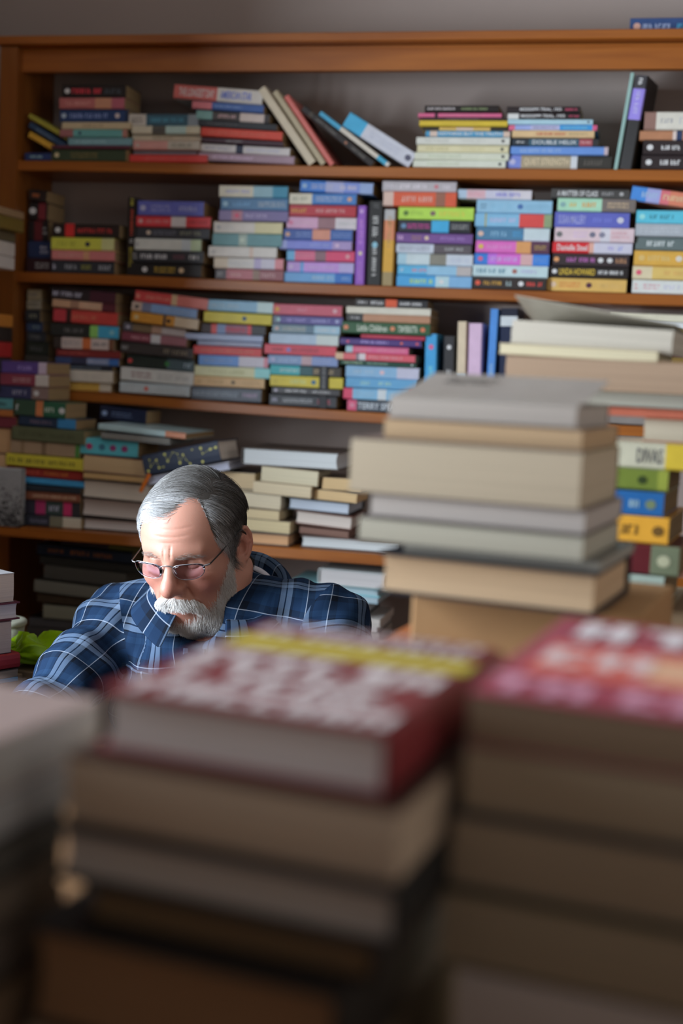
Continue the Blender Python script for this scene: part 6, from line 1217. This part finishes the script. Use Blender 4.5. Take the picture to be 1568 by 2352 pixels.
# collar: a stand that folds over into the leaf
def collar():
    n = 64; v = []; uv = []; cols = 9
    for i in range(n+1):
        ph = math.radians(-158+316*i/n); s, c = math.sin(ph), math.cos(ph)     # 0 at the nape, + to the man's left
        ex = abs(ph)/math.radians(158); tipk = max(0, (ex-.62)/.38)
        bx, by, bz = -.645+(.094 if s > 0 else .084)*s, -.950+.092*c, 1.006+.030*c+.004*tipk-.020*max(0, s)*max(0, .6-c)
        out = np.array([s, c, 0.]); hgt = .046-.016*tipk+.003*math.sin(5*ph)
        leaf = .044+.008*tipk**1.4; fl = .030+.012*math.sin(3*ph+.6)+.010*tipk
        for j in range(cols):
            t = j/(cols-1)
            if t < .42: q = t/.42; p = np.array([bx, by, bz])+out*(-.004+.010*q*q)+np.array([0, 0, hgt*q])
            elif t < .55: q = (t-.42)/.13; p = np.array([bx, by, bz])+out*(.006+.011*q)+np.array([0, 0, hgt+.003*math.sin(q*math.pi)])
            else: q = (t-.55)/.45; p = np.array([bx, by, bz])+out*(.017+fl*q)+np.array([0, 0, hgt-leaf*q])+np.array([0, -.020*tipk*q, 0])
            v.append(p); uv.append((ph*.085+.01, t*.11))
    f = [(i*cols+j, (i+1)*cols+j, (i+1)*cols+j+1, i*cols+j+1) for i in range(n) for j in range(cols-1)]
    o = np_mesh('collar', np.array(v), f, [M_plaid], trunk); u = np.array(uv); weave(o, lambda c: u)
    md = o.modifiers.new('thickness', 'SOLIDIFY'); md.thickness = .0022; md.offset = 0; sb = o.modifiers.new('smooth', 'SUBSURF'); sb.levels = 1; sb.render_levels = 1
    return o
collar()
# white undershirt at the neck, button, pocket flap
def w_tube(name, pts, r, mats, parent, n=10, closed=False):
    return tube(name, w2h(np.array(pts)), r, mats, closed, n, parent)
M_tee = mat_plain('white_cotton', (.74, .70, .76), .9, .05, 200, .1)
adopt(w_tube('undershirt', [(-.645+.077*math.sin(a), -.945+.083*math.cos(a), 1.030+.028*math.cos(a)) for a in np.linspace(-2.6, 2.6, 48)], .0075, [M_tee], man))
def on_shirt(x, z, off=0):
    y = np.linspace(-1.25, -.95, 400); p = np.stack([np.full(400, x), y, np.full(400, z)], 1).astype(np.float32); d = shirt_sdf(p); i = int(np.argmax(d < off)); return float(y[i])
def patch(name, x0, x1, z0, z1, n, off, mats, parent, uvf=None, tri=False):
    v = []; 
    for i in range(n+1):
        for j in range(n+1):
            x = x0+(x1-x0)*i/n; z = z1+(z0-z1)*j/n*(1 if not tri else (.72+.28*(1-abs(2*i/n-1)))); v.append((x, on_shirt(x, z)-off, z))
    f = [(i*(n+1)+j, (i+1)*(n+1)+j, (i+1)*(n+1)+j+1, i*(n+1)+j+1) for i in range(n) for j in range(n)]
    o = np_mesh(name, np.array(v), f, mats, parent); weave(o, uvf or (lambda c: torso_uv(c)+.03)); md = o.modifiers.new('thickness', 'SOLIDIFY'); md.thickness = .003; md.offset = 0; return o
patch('pocket', -.775, -.680, .790, .905, 10, .0025, [M_plaid], trunk)
patch('pocket_flap', -.778, -.677, .872, .910, 10, .0050, [M_plaid], trunk, lambda c: torso_uv(c)+.055, True)
patch('placket', -.668, -.634, .62, .955, 12, .0030, [M_plaid], trunk, lambda c: torso_uv(c)+np.array([.04, .0]))
M_btn = mat_plain('navy_button', (.03, .045, .09), .35, .1, 50, 0)
for bx, bz in ((-.651, .93), (-.651, .85), (-.651, .77), (-.7275, .884)):
    y = on_shirt(bx, bz)-.008; w_tube('button', [(bx, y, bz), (bx, y-.0015, bz), (bx, y-.003, bz)], [.0056, .0058, .0046], [M_btn], trunk, 14)
# trousers and shoes
def trouser_sdf(p):
    d = s_ell(p, (-.645, -.90, .555), (.178, .150, .105))
    for s in (-1, 1):
        hip, kn, an = (-.645+s*.09, -.885, .545), (-.645+s*.125, -1.31, .545), (-.645+s*.125, -1.285, .11)
        d = u_(d, s_cap(p, hip, kn, .092, .072), .03); d = u_(d, s_cap(p, kn, an, .070, .058), .02)
    return d-.0025*np.sin(60*p[:, 1]+30*p[:, 0])-.002*np.sin(70*p[:, 2])
v, f = polygonize(trouser_sdf, (-.90, -1.44, .06), (-.38, -.70, .68), .0085)
adopt(np_mesh('trousers', v, f, [M_trouser], man))
for s in (-1, 1):
    ax_, ay = -.645+s*.125, -1.285
    def shoe_sdf(p):
        d = s_cap(p, (ax_, ay+.02, .045), (ax_, ay-.17, .036), .045, .036); d = u_(d, s_cap(p, (ax_, ay, .05), (ax_, ay, .10), .046, .048), .03)
        return np.maximum(d, -(p[:, 2]-.002))
    v, f = polygonize(shoe_sdf, (ax_-.08, ay-.26, -.02), (ax_+.08, ay+.10, .13), .006); adopt(np_mesh('shoe', v, f, [M_shoe], man))
# stool
stl = empty('stool', (-.645, -.86, 0), 0, 'dark wooden stool under the reading man', 'stool')
bm = bmesh.new(); bmesh.ops.create_cone(bm, cap_ends=True, segments=40, radius1=.185, radius2=.19, depth=.035, matrix=Matrix.Translation((0, 0, .4285))); from_bm('seat', bm, [M_dark], stl, False)
for a in (45, 135, 225, 315):
    c, s = math.cos(math.radians(a)), math.sin(math.radians(a)); o = w_tube('leg', [(-.645+c*.13, -.86+s*.13, .411), (-.645+c*.155, -.86+s*.155, .2), (-.645+c*.175, -.86+s*.175, 0)], [.017, .016, .014], [M_dark], stl, 12)
    o.location = -Vector(stl.location)
